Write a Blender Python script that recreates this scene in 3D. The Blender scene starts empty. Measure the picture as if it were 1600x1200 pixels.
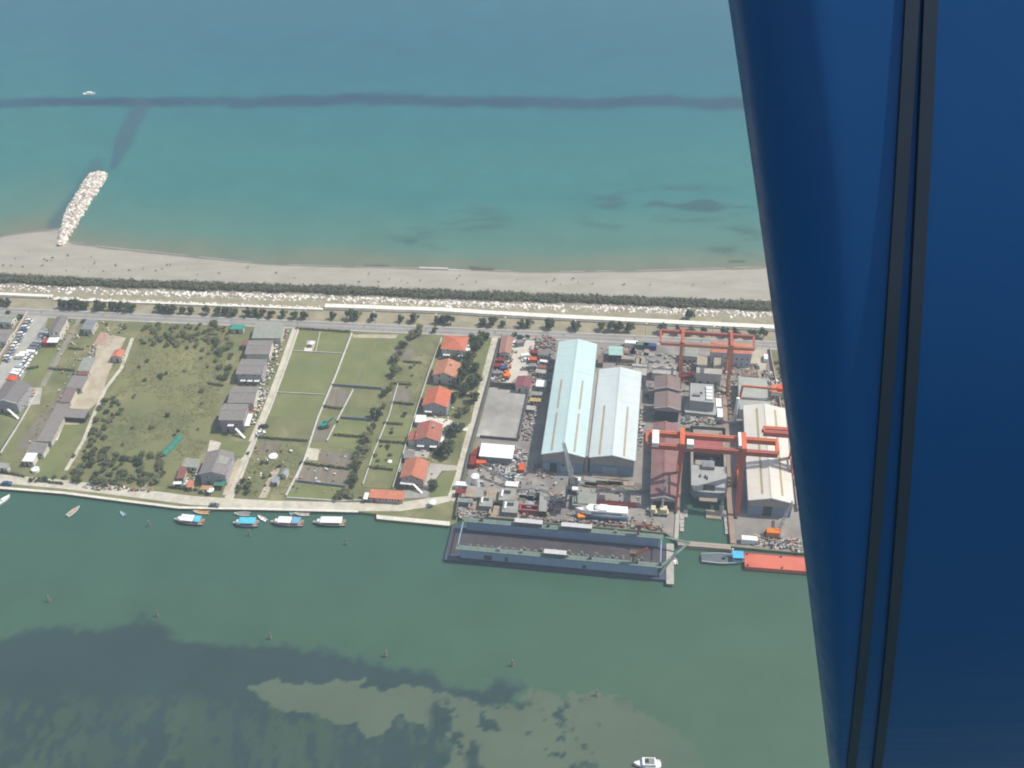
import bpy, math, random
import numpy as np
from mathutils import Vector
from mathutils.geometry import tessellate_polygon
random.seed(7); rng = np.random.default_rng(7)
sc = bpy.context.scene; COL = sc.collection
R = math.radians

# ------------------------------------------------------------------ camera
CAM_H, FPX, PITCH, ROLL = 320.0, 1800.0, R(37.7), R(-0.4)
cam = bpy.data.cameras.new('camera'); cam_ob = bpy.data.objects.new('camera', cam); COL.objects.link(cam_ob)
cam.sensor_width = 36.0; cam.lens = FPX / 1600.0 * 36.0; cam.clip_start = 0.05; cam.clip_end = 20000
cam_ob.location = (0, 0, CAM_H)
from mathutils import Matrix
cam_ob.matrix_world = Matrix.Translation((0, 0, CAM_H)) @ Matrix.Rotation(math.pi/2 - PITCH, 4, 'X') @ Matrix.Rotation(ROLL, 4, 'Z')
sc.camera = cam_ob
MC = cam_ob.matrix_world.to_3x3()
CR, CU, CF = MC @ Vector((1, 0, 0)), MC @ Vector((0, 1, 0)), MC @ Vector((0, 0, -1))
# ------------------------------------------------------------------ light
SUN_AZ = Vector((1.0, 0.10, 0)).normalized(); SUN_EL = R(57)
sdir = Vector((SUN_AZ.x*math.cos(SUN_EL), SUN_AZ.y*math.cos(SUN_EL), math.sin(SUN_EL)))
w = bpy.data.worlds.new('World'); sc.world = w; w.use_nodes = True
nt = w.node_tree; bg = nt.nodes['Background']; sky = nt.nodes.new('ShaderNodeTexSky'); sky.sky_type = 'NISHITA'
sky.sun_disc = False; sky.sun_elevation = SUN_EL; sky.sun_rotation = math.atan2(SUN_AZ.x, SUN_AZ.y)
sky.air_density = 1.3; sky.dust_density = 2.5
nt.links.new(sky.outputs[0], bg.inputs[0]); bg.inputs[1].default_value = 0.12
sun = bpy.data.lights.new('sun', 'SUN'); sun.energy = 4.5; sun.angle = R(0.53); sun.color = (1, .955, .88)
sun_ob = bpy.data.objects.new('sun', sun); COL.objects.link(sun_ob)
sun_ob.rotation_euler = sdir.to_track_quat('Z', 'Y').to_euler(); sun_ob.location = (200, 20, 600)
vs = sc.view_settings; vs.view_transform = 'Standard'; vs.look = 'None'; vs.exposure = 0.08; vs.gamma = 1.0; vs.use_curve_mapping = False
sc.cycles.filter_width = 1.9; sc.cycles.volume_bounces = 1; sc.cycles.max_bounces = 6

# ------------------------------------------------------------------ helpers
Z0 = 1.2                                           # level of the land above the water
def G(px, py, z=Z0):
    "point of the land (or of height z) that the photograph shows at px, py"
    d = CF + CR*((px-800)/FPX) - CU*((py-600)/FPX)
    t = (z - CAM_H) / d.z
    return Vector((d.x*t, d.y*t, z))
def PX(x, y, z=0.0):
    dx, dy, dz = x, y, z - CAM_H
    c = dx*CF.x + dy*CF.y + dz*CF.z; a = dx*CR.x + dy*CR.y + dz*CR.z; b = dx*CU.x + dy*CU.y + dz*CU.z
    return 800 + FPX*a/c, 600 - FPX*b/c
def s2l(c): return tuple(((v/255)/12.92 if v/255 <= .04045 else ((v/255+.055)/1.055)**2.4) for v in c)
MATS = {}
def mat(name, c, c2=None, scale=.4, rough=.85, metal=0., bump=0., stretch=None, spec=.3, rand=0., coat=0., detail=6, c3=None):
    "plain procedural paint, cladding, soil: two tones broken up by noise at world scale"
    if name in MATS: return MATS[name]
    m = bpy.data.materials.new(name); m.use_nodes = True; n = m.node_tree.nodes; l = m.node_tree.links
    b = n['Principled BSDF']; b.inputs['Roughness'].default_value = rough; b.inputs['Metallic'].default_value = metal
    b.inputs['Specular IOR Level'].default_value = spec; b.inputs['Coat Weight'].default_value = coat
    c2 = c2 or tuple(v*.72 for v in c)
    geo = n.new('ShaderNodeNewGeometry'); mp = n.new('ShaderNodeMapping'); mp.inputs['Scale'].default_value = stretch or (1, 1, 1)
    l.new(geo.outputs['Position'], mp.inputs['Vector'])
    tx = n.new('ShaderNodeTexNoise'); tx.inputs['Scale'].default_value = scale; tx.inputs['Detail'].default_value = detail
    tx.inputs['Roughness'].default_value = .65; l.new(mp.outputs[0], tx.inputs['Vector'])
    rp = n.new('ShaderNodeValToRGB'); e = rp.color_ramp.elements
    e[0].position = .34; e[1].position = .66; e[0].color = (*c2, 1); e[1].color = (*c, 1)
    if c3: k = rp.color_ramp.elements.new(.56); k.color = (*c3, 1)
    l.new(tx.outputs['Fac'], rp.inputs['Fac']); out = rp.outputs['Color']
    if rand:
        oi = n.new('ShaderNodeObjectInfo'); hs = n.new('ShaderNodeHueSaturation')
        mr = n.new('ShaderNodeMapRange'); mr.inputs['To Min'].default_value = 1-rand; mr.inputs['To Max'].default_value = 1+rand
        l.new(oi.outputs['Random'], mr.inputs['Value']); l.new(mr.outputs[0], hs.inputs['Value']); l.new(out, hs.inputs['Color']); out = hs.outputs['Color']
    l.new(out, b.inputs['Base Color'])
    if bump:
        bp = n.new('ShaderNodeBump'); bp.inputs['Strength'].default_value = bump; bp.inputs['Distance'].default_value = .15
        l.new(tx.outputs['Fac'], bp.inputs['Height']); l.new(bp.outputs[0], b.inputs['Normal'])
    MATS[name] = m; return m
def cm(rgb, k=.62, **kw):
    "material from a picture colour, brought down to a believable surface colour"
    c = tuple(v*k for v in s2l(rgb)); nm = 'paint_%d_%d_%d_%d' % (*rgb, int(k*100))
    return mat(nm, c, tuple(v*.8 for v in c), scale=kw.pop('scale', .5), **kw)

def junkm(name, cols):
    m = bpy.data.materials.new(name); m.use_nodes = True; n = m.node_tree.nodes; l = m.node_tree.links; g = n.new('ShaderNodeNewGeometry'); rp = n.new('ShaderNodeValToRGB'); rp.color_ramp.interpolation = 'CONSTANT'
    e = rp.color_ramp.elements; e[0].color = (*cols[0], 1); e[0].position = 0; e[1].color = (*cols[-1], 1); e[1].position = 1-1/len(cols)
    for i, c in enumerate(cols[1:-1]): k = e.new((i+1)/len(cols)); k.color = (*c, 1)
    l.new(g.outputs['Random Per Island'], rp.inputs[0]); l.new(rp.outputs[0], n['Principled BSDF'].inputs['Base Color']); n['Principled BSDF'].inputs['Roughness'].default_value = .75; return m
class MB:
    def __init__(s): s.v = []; s.f = []
    def poly(s, pts): k = len(s.v); s.v += [tuple(p) for p in pts]; s.f.append(tuple(range(k, k+len(pts)))); return s
    def box(s, x0, x1, y0, y1, z0, z1):
        k = len(s.v); s.v += [(x, y, z) for z in (z0, z1) for x, y in ((x0, y0), (x1, y0), (x1, y1), (x0, y1))]
        s.f += [tuple(k+i for i in q) for q in ((3, 2, 1, 0), (4, 5, 6, 7), (0, 1, 5, 4), (1, 2, 6, 5), (2, 3, 7, 6), (3, 0, 4, 7))]; return s
    def bar(s, a, b, w, h=None, up=(0, 0, 1)):
        a, b = Vector(a), Vector(b); h = h or w; d = (b-a).normalized(); u = Vector(up)
        if abs(d.dot(u)) > .98: u = Vector((0, 1, 0))
        x = d.cross(u).normalized(); y = x.cross(d); k = len(s.v)
        for p in (a, b):
            for i, j in ((-1, -1), (1, -1), (1, 1), (-1, 1)): s.v.append(tuple(p + x*(i*w/2) + y*(j*h/2)))
        s.f += [tuple(k+i for i in q) for q in ((0, 1, 2, 3), (7, 6, 5, 4), (0, 4, 5, 1), (1, 5, 6, 2), (2, 6, 7, 3), (3, 7, 4, 0))]; return s
    def tube(s, a, b, r, r2=None, n=8):
        a, b = Vector(a), Vector(b); r2 = r if r2 is None else r2; d = (b-a).normalized()
        u = Vector((0, 0, 1)) if abs(d.z) < .95 else Vector((1, 0, 0)); x = d.cross(u).normalized(); y = d.cross(x); k = len(s.v)
        for p, q in ((a, r), (b, r2)):
            for i in range(n): t = 2*math.pi*i/n; s.v.append(tuple(p + x*(math.cos(t)*q) + y*(math.sin(t)*q)))
        for i in range(n): j = (i+1) % n; s.f.append((k+i, k+j, k+n+j, k+n+i))
        s.f.append(tuple(k+i for i in reversed(range(n)))); s.f.append(tuple(k+n+i for i in range(n))); return s
    def prism(s, pts, z0, z1):
        k = len(s.v); n = len(pts); s.v += [(p[0], p[1], z0) for p in pts] + [(p[0], p[1], z1) for p in pts]
        for t in tessellate_polygon([[Vector((p[0], p[1], 0)) for p in pts]]):
            a, b, c = [Vector((pts[i][0], pts[i][1], 0)) for i in t]
            if (b-a).cross(c-a).z < 0: t = t[::-1]
            s.f.append(tuple(k+n+i for i in t)); s.f.append(tuple(k+i for i in t[::-1]))
        area = sum(pts[i][0]*pts[(i+1) % n][1]-pts[(i+1) % n][0]*pts[i][1] for i in range(n))
        for i in range(n):
            j = (i+1) % n; q = (k+i, k+j, k+n+j, k+n+i); s.f.append(q if area > 0 else q[::-1])
        return s
    def loft(s, rings, close=True, caps=True):
        k = len(s.v); n = len(rings[0])
        for r in rings: s.v += [tuple(p) for p in r]
        for a in range(len(rings)-1):
            for i in range(n if close else n-1):
                j = (i+1) % n; s.f.append((k+a*n+i, k+a*n+j, k+(a+1)*n+j, k+(a+1)*n+i))
        if caps: s.f.append(tuple(k+i for i in reversed(range(n)))); s.f.append(tuple(k+(len(rings)-1)*n+i for i in range(n)))
        return s
    def mesh(s, name, m, smooth=False):
        me = bpy.data.meshes.new(name); me.from_pydata(s.v, [], s.f); me.materials.append(m)
        if smooth: me.polygons.foreach_set('use_smooth', [True]*len(me.polygons))
        me.update(); return me
    def build(s, name, m, parent=None, loc=None, rz=0, smooth=False):
        return put(name, s.mesh(name, m, smooth), parent, loc, rz)
def put(name, me, parent=None, loc=None, rz=0, scale=None):
    o = bpy.data.objects.new(name, me); COL.objects.link(o)
    if parent: o.parent = parent
    if loc is not None: o.location = loc
    if rz: o.rotation_euler = (0, 0, rz)
    if scale: o.scale = scale
    return o
def tag(o, label, cat, group=None):
    o['label'] = label; o['category'] = cat
    if group: o['group'] = group
    return o
def thing(name, label, cat, loc, rz=0, group=None):
    o = put(name, None, None, loc, rz); o.empty_display_size = .5; return tag(o, label, cat, group)
def struct(o): o['kind'] = 'structure'; return o
def stuff(o): o['kind'] = 'stuff'; return o
def copy_tree(o, parent=None):
    c = o.copy(); COL.objects.link(c); c.parent = parent
    for ch in o.children: copy_tree(ch, c)
    return c
def sheet(name, pts, m, lift, px=True, z=None):
    P = [G(*p) for p in pts] if px else [Vector((p[0], p[1], Z0)) for p in pts]
    b = MB(); b.prism([(p.x, p.y) for p in P], (z or Z0)+lift-.25, (z or Z0)+lift); return struct(b.build(name, m))
def offset(P, w):
    L, Rr = [], []
    for i, p in enumerate(P):
        a = P[max(i-1, 0)]; b = P[min(i+1, len(P)-1)]; d = (b-a); d.z = 0; d.normalize(); n = Vector((-d.y, d.x, 0)); L.append(p+n*(w/2)); Rr.append(p-n*(w/2))
    return L, Rr
def ribbon(name, pts, width, m, lift):
    P = [G(*p) for p in pts]; L, Rr = offset(P, width)
    b = MB()
    for i in range(len(P)-1):
        q = [L[i], Rr[i], Rr[i+1], L[i+1]]; z = Z0+lift
        b.poly([(v.x, v.y, z) for v in q])
    return struct(b.build(name, m))
def wallseg(b, P, wd, z0, z1):
    L, Rr = offset(P, wd)
    for i in range(len(P)-1): b.prism([L[i], Rr[i], Rr[i+1], L[i+1]], z0, z1)
def wall(name, label, pts, h, wd, m, cat='wall', group=None, coping=None):
    P = [G(*p) for p in pts]; b = MB(); o0 = P[0].copy(); P = [p-o0 for p in P]
    t = thing(name, label, cat, o0, 0, group); wallseg(b, P, wd, -.3, h); b.build('masonry', m, t)
    if coping: c = MB(); wallseg(c, P, wd+.12, h, h+.1); c.build('coping', coping, t)
    return t
ANG = R(7.1); EU = Vector((math.cos(ANG), -math.sin(ANG), 0)); EV = Vector((math.sin(ANG), math.cos(ANG), 0)); YRZ = -ANG
class Noise2:
    "value noise in numpy, for laying out beds and scrub"
    def __init__(s, seed): s.g = np.random.default_rng(seed).random((256, 256))
    def __call__(s, x, y, sc_):
        x = np.asarray(x)*sc_; y = np.asarray(y)*sc_; x0 = np.floor(x).astype(int); y0 = np.floor(y).astype(int); fx = x-x0; fy = y-y0
        fx = fx*fx*(3-2*fx); fy = fy*fy*(3-2*fy); g = s.g
        a = g[x0 % 256, y0 % 256]; b = g[(x0+1) % 256, y0 % 256]; c = g[x0 % 256, (y0+1) % 256]; d = g[(x0+1) % 256, (y0+1) % 256]
        return (a*(1-fx)+b*fx)*(1-fy)+(c*(1-fx)+d*fx)*fy
    def fbm(s, x, y, sc_, o=4): return sum(s(x, y, sc_*2**k)/2**k for k in range(o))/sum(1/2**k for k in range(o))
def inpoly(x, y, P):
    r = np.zeros(np.shape(x), bool)
    for i in range(len(P)):
        (x1, y1), (x2, y2) = P[i], P[(i+1) % len(P)]
        c = ((y1 > y) != (y2 > y)); r ^= c & (x < (x2-x1)*(y-y1)/((y2-y1) if y2 != y1 else 1e-9)+x1)
    return r
def dist_line(x, y, P):
    d = np.full(np.shape(x), 1e9)
    for (x1, y1), (x2, y2) in zip(P[:-1], P[1:]):
        L = (x2-x1)**2+(y2-y1)**2; t = np.clip(((x-x1)*(x2-x1)+(y-y1)*(y2-y1))/L, 0, 1)
        d = np.minimum(d, np.hypot(x-x1-t*(x2-x1), y-y1-t*(y2-y1)))
    return d

# ------------------------------------------------------------------ the shared palette
concrete = mat('concrete', (.42, .40, .35), (.32, .30, .26), .35, .9)
pale_conc = mat('pale_concrete', (.68, .65, .57), (.52, .49, .42), .5, .9)
asphalt = mat('asphalt', (.27, .258, .235), (.215, .205, .188), .15, .9)
yardgrey = mat('yard_paving', (.315, .285, .255), (.175, .158, .142), .09, .9, c3=(.25, .228, .205))
padgrey = mat('pad_concrete', (.43, .41, .37), (.22, .21, .19), .06, .9, c3=(.33, .315, .285), detail=9)
pathm = mat('gravel_path', (.56, .52, .42), (.40, .37, .29), .3, .95)
sandm = mat('sand_lot', (.47, .41, .31), (.33, .28, .20), .18, .95)
dirt = mat('dirt_verge', (.32, .28, .195), (.225, .205, .13), .15, .95)
turf = mat('rough_turf', (.235, .215, .115), (.118, .13, .058), .08, .95, c3=(.175, .175, .08), detail=9)
lawn = mat('mown_lawn', (.205, .21, .09), (.13, .15, .06), .06, .95, c3=(.17, .182, .075), detail=9)
meadow = mat('meadow', (.265, .24, .115), (.125, .135, .062), .028, .95, c3=(.185, .182, .078), detail=10)
tilled = mat('tilled_soil', (.215, .185, .14), (.145, .125, .095), .22, .95, stretch=(3, .4, 1))
soil = mat('bare_soil', (.20, .175, .14), (.14, .135, .085), .12, .95)
gravelw = mat('white_gravel', (.57, .52, .44), (.45, .41, .34), .2, .95)
wht = mat('white_paint', (.78, .77, .74), (.68, .67, .64), .6, .6)
plaster = mat('plaster', (.62, .58, .50), (.5, .46, .40), .5, .9, rand=.15)
glass = mat('window_glass', (.03, .04, .05), (.02, .03, .035), .5, .12, spec=.6)
dark = mat('dark_metal', (.045, .05, .055), (.03, .033, .036), .6, .6)
steel = mat('grey_steel', (.24, .25, .25), (.16, .165, .165), .5, .55)
rust = mat('rusty_steel', (.23, .12, .075), (.12, .07, .05), .5, .85, c3=(.2, .14, .1))
orange = mat('crane_orange', (.64, .15, .06), (.52, .11, .045), .4, .55)
leaf = [mat('leaves_%s' % n, c, c2, .9, .75, rand=.22, spec=.2) for n, c, c2 in (('dark', (.078, .098, .046), (.045, .062, .03)), ('mid', (.135, .148, .070), (.092, .104, .05)), ('olive', (.185, .182, .092), (.128, .13, .066)))]
bark = mat('bark', (.14, .11, .08), (.09, .07, .05), 1.5, .95)
hedgem = mat('tamarisk', (.15, .155, .09), (.10, .105, .06), .3, .85)

# ------------------------------------------------------------------ water
N1, N2, N3 = Noise2(1), Noise2(2), Noise2(3)
def water_mat(name, rough, wave, ior=1.33):
    m = bpy.data.materials.new(name); m.use_nodes = True; n = m.node_tree.nodes; l = m.node_tree.links; b = n['Principled BSDF']
    at = n.new('ShaderNodeAttribute'); at.attribute_name = 'bed'
    geo = n.new('ShaderNodeNewGeometry'); tx = n.new('ShaderNodeTexNoise'); tx.inputs['Scale'].default_value = .035; tx.inputs['Detail'].default_value = 8
    l.new(geo.outputs['Position'], tx.inputs['Vector'])
    mr = n.new('ShaderNodeMapRange'); mr.inputs['To Min'].default_value = .78; mr.inputs['To Max'].default_value = 1.22; tx.inputs['Roughness'].default_value = .68; l.new(tx.outputs['Fac'], mr.inputs['Value'])
    hs = n.new('ShaderNodeHueSaturation'); l.new(at.outputs['Color'], hs.inputs['Color']); l.new(mr.outputs[0], hs.inputs['Value']); l.new(hs.outputs[0], b.inputs['Base Color'])
    b.inputs['Roughness'].default_value = rough; b.inputs['IOR'].default_value = ior
    mp = n.new('ShaderNodeMapping'); mp.inputs['Rotation'].default_value = (0, 0, R(25)); mp.inputs['Scale'].default_value = (.25, .7, 1); l.new(geo.outputs['Position'], mp.inputs['Vector'])
    t2 = n.new('ShaderNodeTexNoise'); t2.inputs['Scale'].default_value = .8; t2.inputs['Detail'].default_value = 5; l.new(mp.outputs[0], t2.inputs['Vector'])
    bp = n.new('ShaderNodeBump'); bp.inputs['Strength'].default_value = wave; bp.inputs['Distance'].default_value = .25
    l.new(t2.outputs['Fac'], bp.inputs['Height']); l.new(bp.outputs[0], b.inputs['Normal'])
    return m
def grid_sheet(name, xs, ys, colfn, m):
    X, Y = np.meshgrid(xs, ys); nx, ny = len(xs), len(ys)
    co = np.stack([X.ravel(), Y.ravel(), np.zeros(X.size)], 1)
    i = np.arange((ny-1)*nx).reshape(ny-1, nx)[:, :-1].ravel(); f = np.stack([i, i+1, i+nx+1, i+nx], 1)
    me = bpy.data.meshes.new(name); me.from_pydata(co.tolist(), [], f.tolist()); me.materials.append(m)
    c = colfn(X.ravel(), Y.ravel()); at = me.color_attributes.new('bed', 'FLOAT_COLOR', 'POINT')
    at.data.foreach_set('color', np.concatenate([c, np.ones((len(c), 1))], 1).ravel().astype(np.float32)); me.update()
    return struct(put(name, me))
def lerp(a, b, t): return a*(1-t[:, None]) + np.asarray(b)*t[:, None]
def sst(a, b, x): t = np.clip((x-a)/(b-a), 0, 1); return t*t*(3-2*t)
YM = 413.0
WATERLINE = [(-60, 384), (0, 369), (50, 360), (95, 356), (112, 378), (160, 386), (250, 395), (350, 406), (420, 413), (520, 416), (600, 418), (700, 421), (850, 425), (1000, 423), (1100, 420), (1200, 417), (1300, 416)]
def sea_col(x, y):
    px, py = PX(x, y); wl = np.interp(px, [p[0] for p in WATERLINE], [p[1] for p in WATERLINE])
    jx = (N1.fbm(x, y, .02)-.5); jy = (N2.fbm(x, y, .02)-.5)
    d = wl - py                                             # picture rows seaward of the waterline
    c = lerp(np.array([[.140, .165, .115]]), (.072, .165, .132), sst(0, 45, d+30*jx))
    c = lerp(c, (.026, .145, .138), sst(20, 130, d+40*jy)); c = lerp(c, (.012, .122, .138), sst(130, 265, d)); c = lerp(c, (.002, .094, .132), sst(215, 370, d))
    band = 1-sst(3.5, 13, np.abs(py+16*jy+7*(N3.fbm(x, y*.5, .11, 4)-.5)-np.interp(px, [-300, 250, 640, 1160, 1500], [161, 160, 157, 161, 165])))
    c = lerp(c, (.006, .040, .078), band*(.85+.5*jx))
    br = dist_line(px+8*jx, py+8*jy, [(222, 165), (196, 212), (176, 262)]); wd = np.interp(py, [160, 215, 265], [17, 14, 3])
    c = lerp(c, (.024, .070, .100), .75*(1-sst(wd*.5, wd*1.2, br+14*jx)))
    hl = dist_line(px, py, [(150, 264), (85, 350), (84, 380)]); c = lerp(c, (.03, .085, .1), .7*(1-sst(5, 17, hl+18*jx)))
    # drifting weed: thin smears in a few places
    n = N3.fbm(x*.4, y, .09, 5); n2 = N2.fbm(x*.3, y*.8, .035, 4)
    for (cx, cy, rx, ry, a) in ((1050, 318, 160, 34, .75), (1150, 385, 60, 36, .8), (640, 385, 70, 34, .75), (740, 345, 70, 26, .4), (20, 300, 60, 22, .5), (300, 290, 70, 22, .35), (190, 300, 24, 30, .5), (670, 408, 110, 9, .6), (980, 345, 90, 20, .4)):
        r_ = ((px-cx)/rx)**2+((py-cy)/ry)**2; k = (1-sst(.15, 1.1, r_))*np.maximum(1-sst(.0, .035, np.abs(N3.fbm(x*.28, y*.9, .045, 5)-.5)), .9*sst(.56, .66, n*.62+n2*.42))*sst(.38, .55, n2)
        c = lerp(c, (.022, .060, .068), a*k)
    for P in ([(572, 415), (604, 417)], [(735, 419), (772, 421)], [(1140, 408), (1165, 409)]):
        c = lerp(c, (.05, .055, .05), .8*(1-sst(1.2, 3, dist_line(px, py, P))))
    return c
def lag_col(x, y):
    px, py = PX(x, y); jx = (N1.fbm(x, y, .06, 6)-.5)*2; jy = (N2.fbm(x, y, .06, 6)-.5)*2
    hx = N3.fbm(x, y, .28, 4)-.5; hy = N1.fbm(x+77, y, .28, 4)-.5; qx, qy = px+30*jx+26*hx, py+20*jy+22*hy
    c = np.tile(np.array([[.046, .100, .064]]), (len(px), 1))
    c = lerp(c, (.040, .100, .070), sst(1000, 780, py)); c = lerp(c, (.056, .106, .066), sst(300, 1250, px)*sst(850, 1080, py))  # water colour raised towards the lower right, standing in for sky reflection and haze
    rim = inpoly(qx, qy-10, [(240, 985), (450, 1005), (600, 1035), (700, 1062), (800, 1050), (830, 1070), (700, 1075), (450, 1015)])
    c = lerp(c, (.052, .118, .078), .6*rim)
    BP = [(-300, 992), (80, 985), (200, 968), (310, 994), (450, 1010), (600, 1043), (700, 1072), (760, 1078), (792, 1060), (824, 1072), (800, 1098), (740, 1100), (690, 1150), (705, 1200), (740, 1330), (-300, 1330)]
    bed = sum(inpoly(qx+dx_, qy+dy_, BP).astype(float) for dx_, dy_ in ((0, -5), (4, -2), (-4, 0), (4, 2), (0, 5)))/5
    holes = sst(.49, .56, .5*N3.fbm(x*1.5, y*.45, .12, 5)+.5*N2.fbm(x*1.3, y*.6, .34, 4))*sst(1070, 1110, py)*(.55+.45*np.sin(px/62.+.4)**2)
    c = lerp(c, (.027, .052, .053), bed*.95); c = lerp(c, (.046, .078, .052), bed*holes*.9)
    sh = inpoly(qx, qy, [(398, 1075), (430, 1062), (520, 1060), (600, 1078), (700, 1086), (790, 1104), (840, 1078), (930, 1082), (1000, 1110), (1090, 1150), (1130, 1210), (900, 1330), (760, 1330), (690, 1210), (700, 1150), (640, 1122), (590, 1150), (520, 1128), (430, 1116)]).astype(float)
    soft = 1-sst(980, 1160, px)*.85
    c = lerp(c, (.088, .115, .078), sh*.95*soft)
    spots = sst(.60, .63, .55*N2.fbm(x, y, .13, 4)+.45*N1.fbm(x, y, .4, 4))*sst(640, 700, px)*sst(1010, 880, px)*sst(1080, 1110, py); c = lerp(c, (.020, .045, .045), spots*.9)
    sp2 = sst(.57, .62, N1.fbm(x*1.4, y*.7, .16, 4))*(1-sst(8, 26, dist_line(qx, qy, [(690, 1075), (700, 1140), (730, 1190), (760, 1260)]))); c = lerp(c, (.022, .045, .045), sp2*.9)
    sp3 = sst(.55, .60, N3.fbm(x*1.4, y*.7, .16, 4))*(1-sst(3, 14, dist_line(qx, qy, [(880, 1120), (905, 1160), (925, 1200)]))); c = lerp(c, (.030, .06, .052), sp3*.8)
    return c
xs = np.concatenate([[-6000, -3000, -1200, -700], np.arange(-450, 451, 2.2), [700, 1200, 3000, 6000]])
grid_sheet('sea', xs, np.concatenate([[YM], np.arange(440, 800, 2.0), np.arange(800, 1100, 4.0), [1400, 2500, 6000]]), sea_col, water_mat('sea_water', .22, .5, 1.16))
xs = np.concatenate([[-6000, -3000, -1200, -500], np.arange(-240, 241, 1.0), [500, 1200, 3000, 6000]])
grid_sheet('lagoon', xs, np.concatenate([[-6000, -2000, -500, 0, 120], np.arange(196, 300, .8), np.arange(300, YM, 4.0), [YM]]), lag_col, water_mat('lagoon_water', .2, .35))

# ------------------------------------------------------------------ the land
VEG = [(-60, 432), (0, 435), (100, 440), (200, 444), (300, 447), (400, 450), (500, 453), (600, 457), (700, 461), (850, 466), (1000, 471), (1200, 479), (1300, 483)]
QUAY = [(-40, 760), (0, 763), (100, 771), (200, 784), (280, 794), (400, 796), (560, 800), (588, 803), (588, 811), (700, 822), (712, 818), (716, 806), (1040, 833), (1058, 847), (1063, 760), (1067, 697), (1068, 669), (1130, 669), (1131, 700), (1136, 790), (1141, 854), (1250, 864), (1300, 869)]
def ext(P, far=1700):
    a, b = P[0], P[-1]; return [Vector((a.x-far, a.y-.02*far, a.z))] + P + [Vector((b.x+far, b.y-.02*far, b.z))]
north = ext([G(x, y-4) for x, y in VEG]); south = ext([G(*p) for p in QUAY])
b = MB(); b.prism([(p.x, p.y) for p in south] + [(p.x, p.y) for p in reversed(north)], -4, Z0); struct(b.build('ground', turf))
def beach():
    wl = ext([G(x, y, 0) for x, y in WATERLINE]); tx = [p.x for p in north]; ty = [p.y for p in north]
    wx = [p.x for p in wl]; wy = [p.y for p in wl]
    X = np.concatenate([[-1900, -900, -500], np.arange(-300, 301, 2.5), [500, 900, 1900]]); T = np.array([0, .15, .4, .65, .8, .9, .97, 1.03, 1.15, 1.6])
    Zt = np.array([1.19, 1.25, 1.15, .85, .55, .3, .1, -.1, -.5, -2.2]); rings = []
    for x in X:
        y0 = np.interp(x, tx, ty)-3; y1 = np.interp(x, wx, wy); n = (N1.fbm(np.array([x]), np.array([5.]), .12)[0]-.5)
        rings.append([(x, y0+(y1-y0)*t, z+(.14*n if 0 < t < 1.1 else 0)) for t, z in zip(T, Zt)])
    m = MB(); m.loft(rings, close=False, caps=False)
    s = mat('beach_sand', (.355, .33, .275), (.285, .262, .215), .09, .95, stretch=(.5, 1.6, 1), c3=(.33, .305, .25))
    n = s.node_tree.nodes; l = s.node_tree.links; bs = n['Principled BSDF']; src = bs.inputs['Base Color'].links[0].from_socket
    sp = n.new('ShaderNodeSeparateXYZ'); geo = n.new('ShaderNodeNewGeometry'); l.new(geo.outputs['Position'], sp.inputs[0])
    mr = n.new('ShaderNodeMapRange'); mr.inputs['From Min'].default_value = .10; mr.inputs['From Max'].default_value = .24; mr.interpolation_type = 'SMOOTHSTEP'; l.new(sp.outputs['Z'], mr.inputs['Value'])
    mx = n.new('ShaderNodeMix'); mx.data_type = 'RGBA'; mx.inputs['A'].default_value = (.185, .155, .13, 1); l.new(mr.outputs[0], mx.inputs['Factor']); l.new(src, mx.inputs['B']); l.new(mx.outputs['Result'], bs.inputs['Base Color'])
    o = m.build('beach', s, smooth=True); o.data.flip_normals(); struct(o)
beach()
# wash of the small waves, a long crest lying along the waterline
m = MB()
for x in np.arange(90, 1215, 4):
    wy = np.interp(x, [p[0] for p in WATERLINE], [p[1] for p in WATERLINE]); k = N2(np.array([x*.05]), np.array([1.]), 1.)[0]
    if k < .3 or x < 112: continue
    a, c_ = G(x, wy-.6, .0), G(x+4.2, wy-.6+.1, .0); m.bar((a.x, a.y, .03), (c_.x, c_.y, .03), (.12+.22*k), .06)
for (x0, x1, y) in ((655, 700, 418), (700, 735, 421.5)):
    a, c_ = G(x0, y, .05), G(x1, y+1.3, .05); m.bar((a.x, a.y, .04), (c_.x, c_.y, .04), 1.3, .1)
stuff(tag(m.build('surf', mat('foam', (.52, .49, .45), (.40, .37, .33), .5, .8)), 'thin pale line of breaking surf along the sandy beach', 'surf'))

# strips between the vegetation and the road
ymid = lambda x, off: 480+.0438*x+off
XS = [-60, 0, 120, 300, 500, 700, 900, 1100, 1300]
def strip(name, f0, f1, m, lift):
    top = [(x, f0(x)) for x in XS]; bot = [(x, f1(x)) for x in XS]; return sheet(name, top+bot[::-1], m, lift)
vegy = lambda x: float(np.interp(x, [p[0] for p in VEG], [p[1] for p in VEG]))
strip('dune_strip', lambda x: vegy(x)-3, lambda x: vegy(x)+16, mat('dune_sand', (.30, .27, .215), (.2, .18, .13), .12, .95), .02)
strip('verge', lambda x: vegy(x)+16, lambda x: ymid(x, 1), dirt, .02)
strip('road', lambda x: ymid(x, 0), lambda x: ymid(x, 11.5), asphalt, .06)
strip('pavement', lambda x: ymid(x, 11.5), lambda x: ymid(x, 13.6), concrete, .12)
strip('road_edge_line', lambda x: ymid(x, .55), lambda x: ymid(x, 1.1), pale_conc, .066)
strip('road_centre_line', lambda x: ymid(x, 5.9), lambda x: ymid(x, 6.2), pale_conc, .066)

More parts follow.
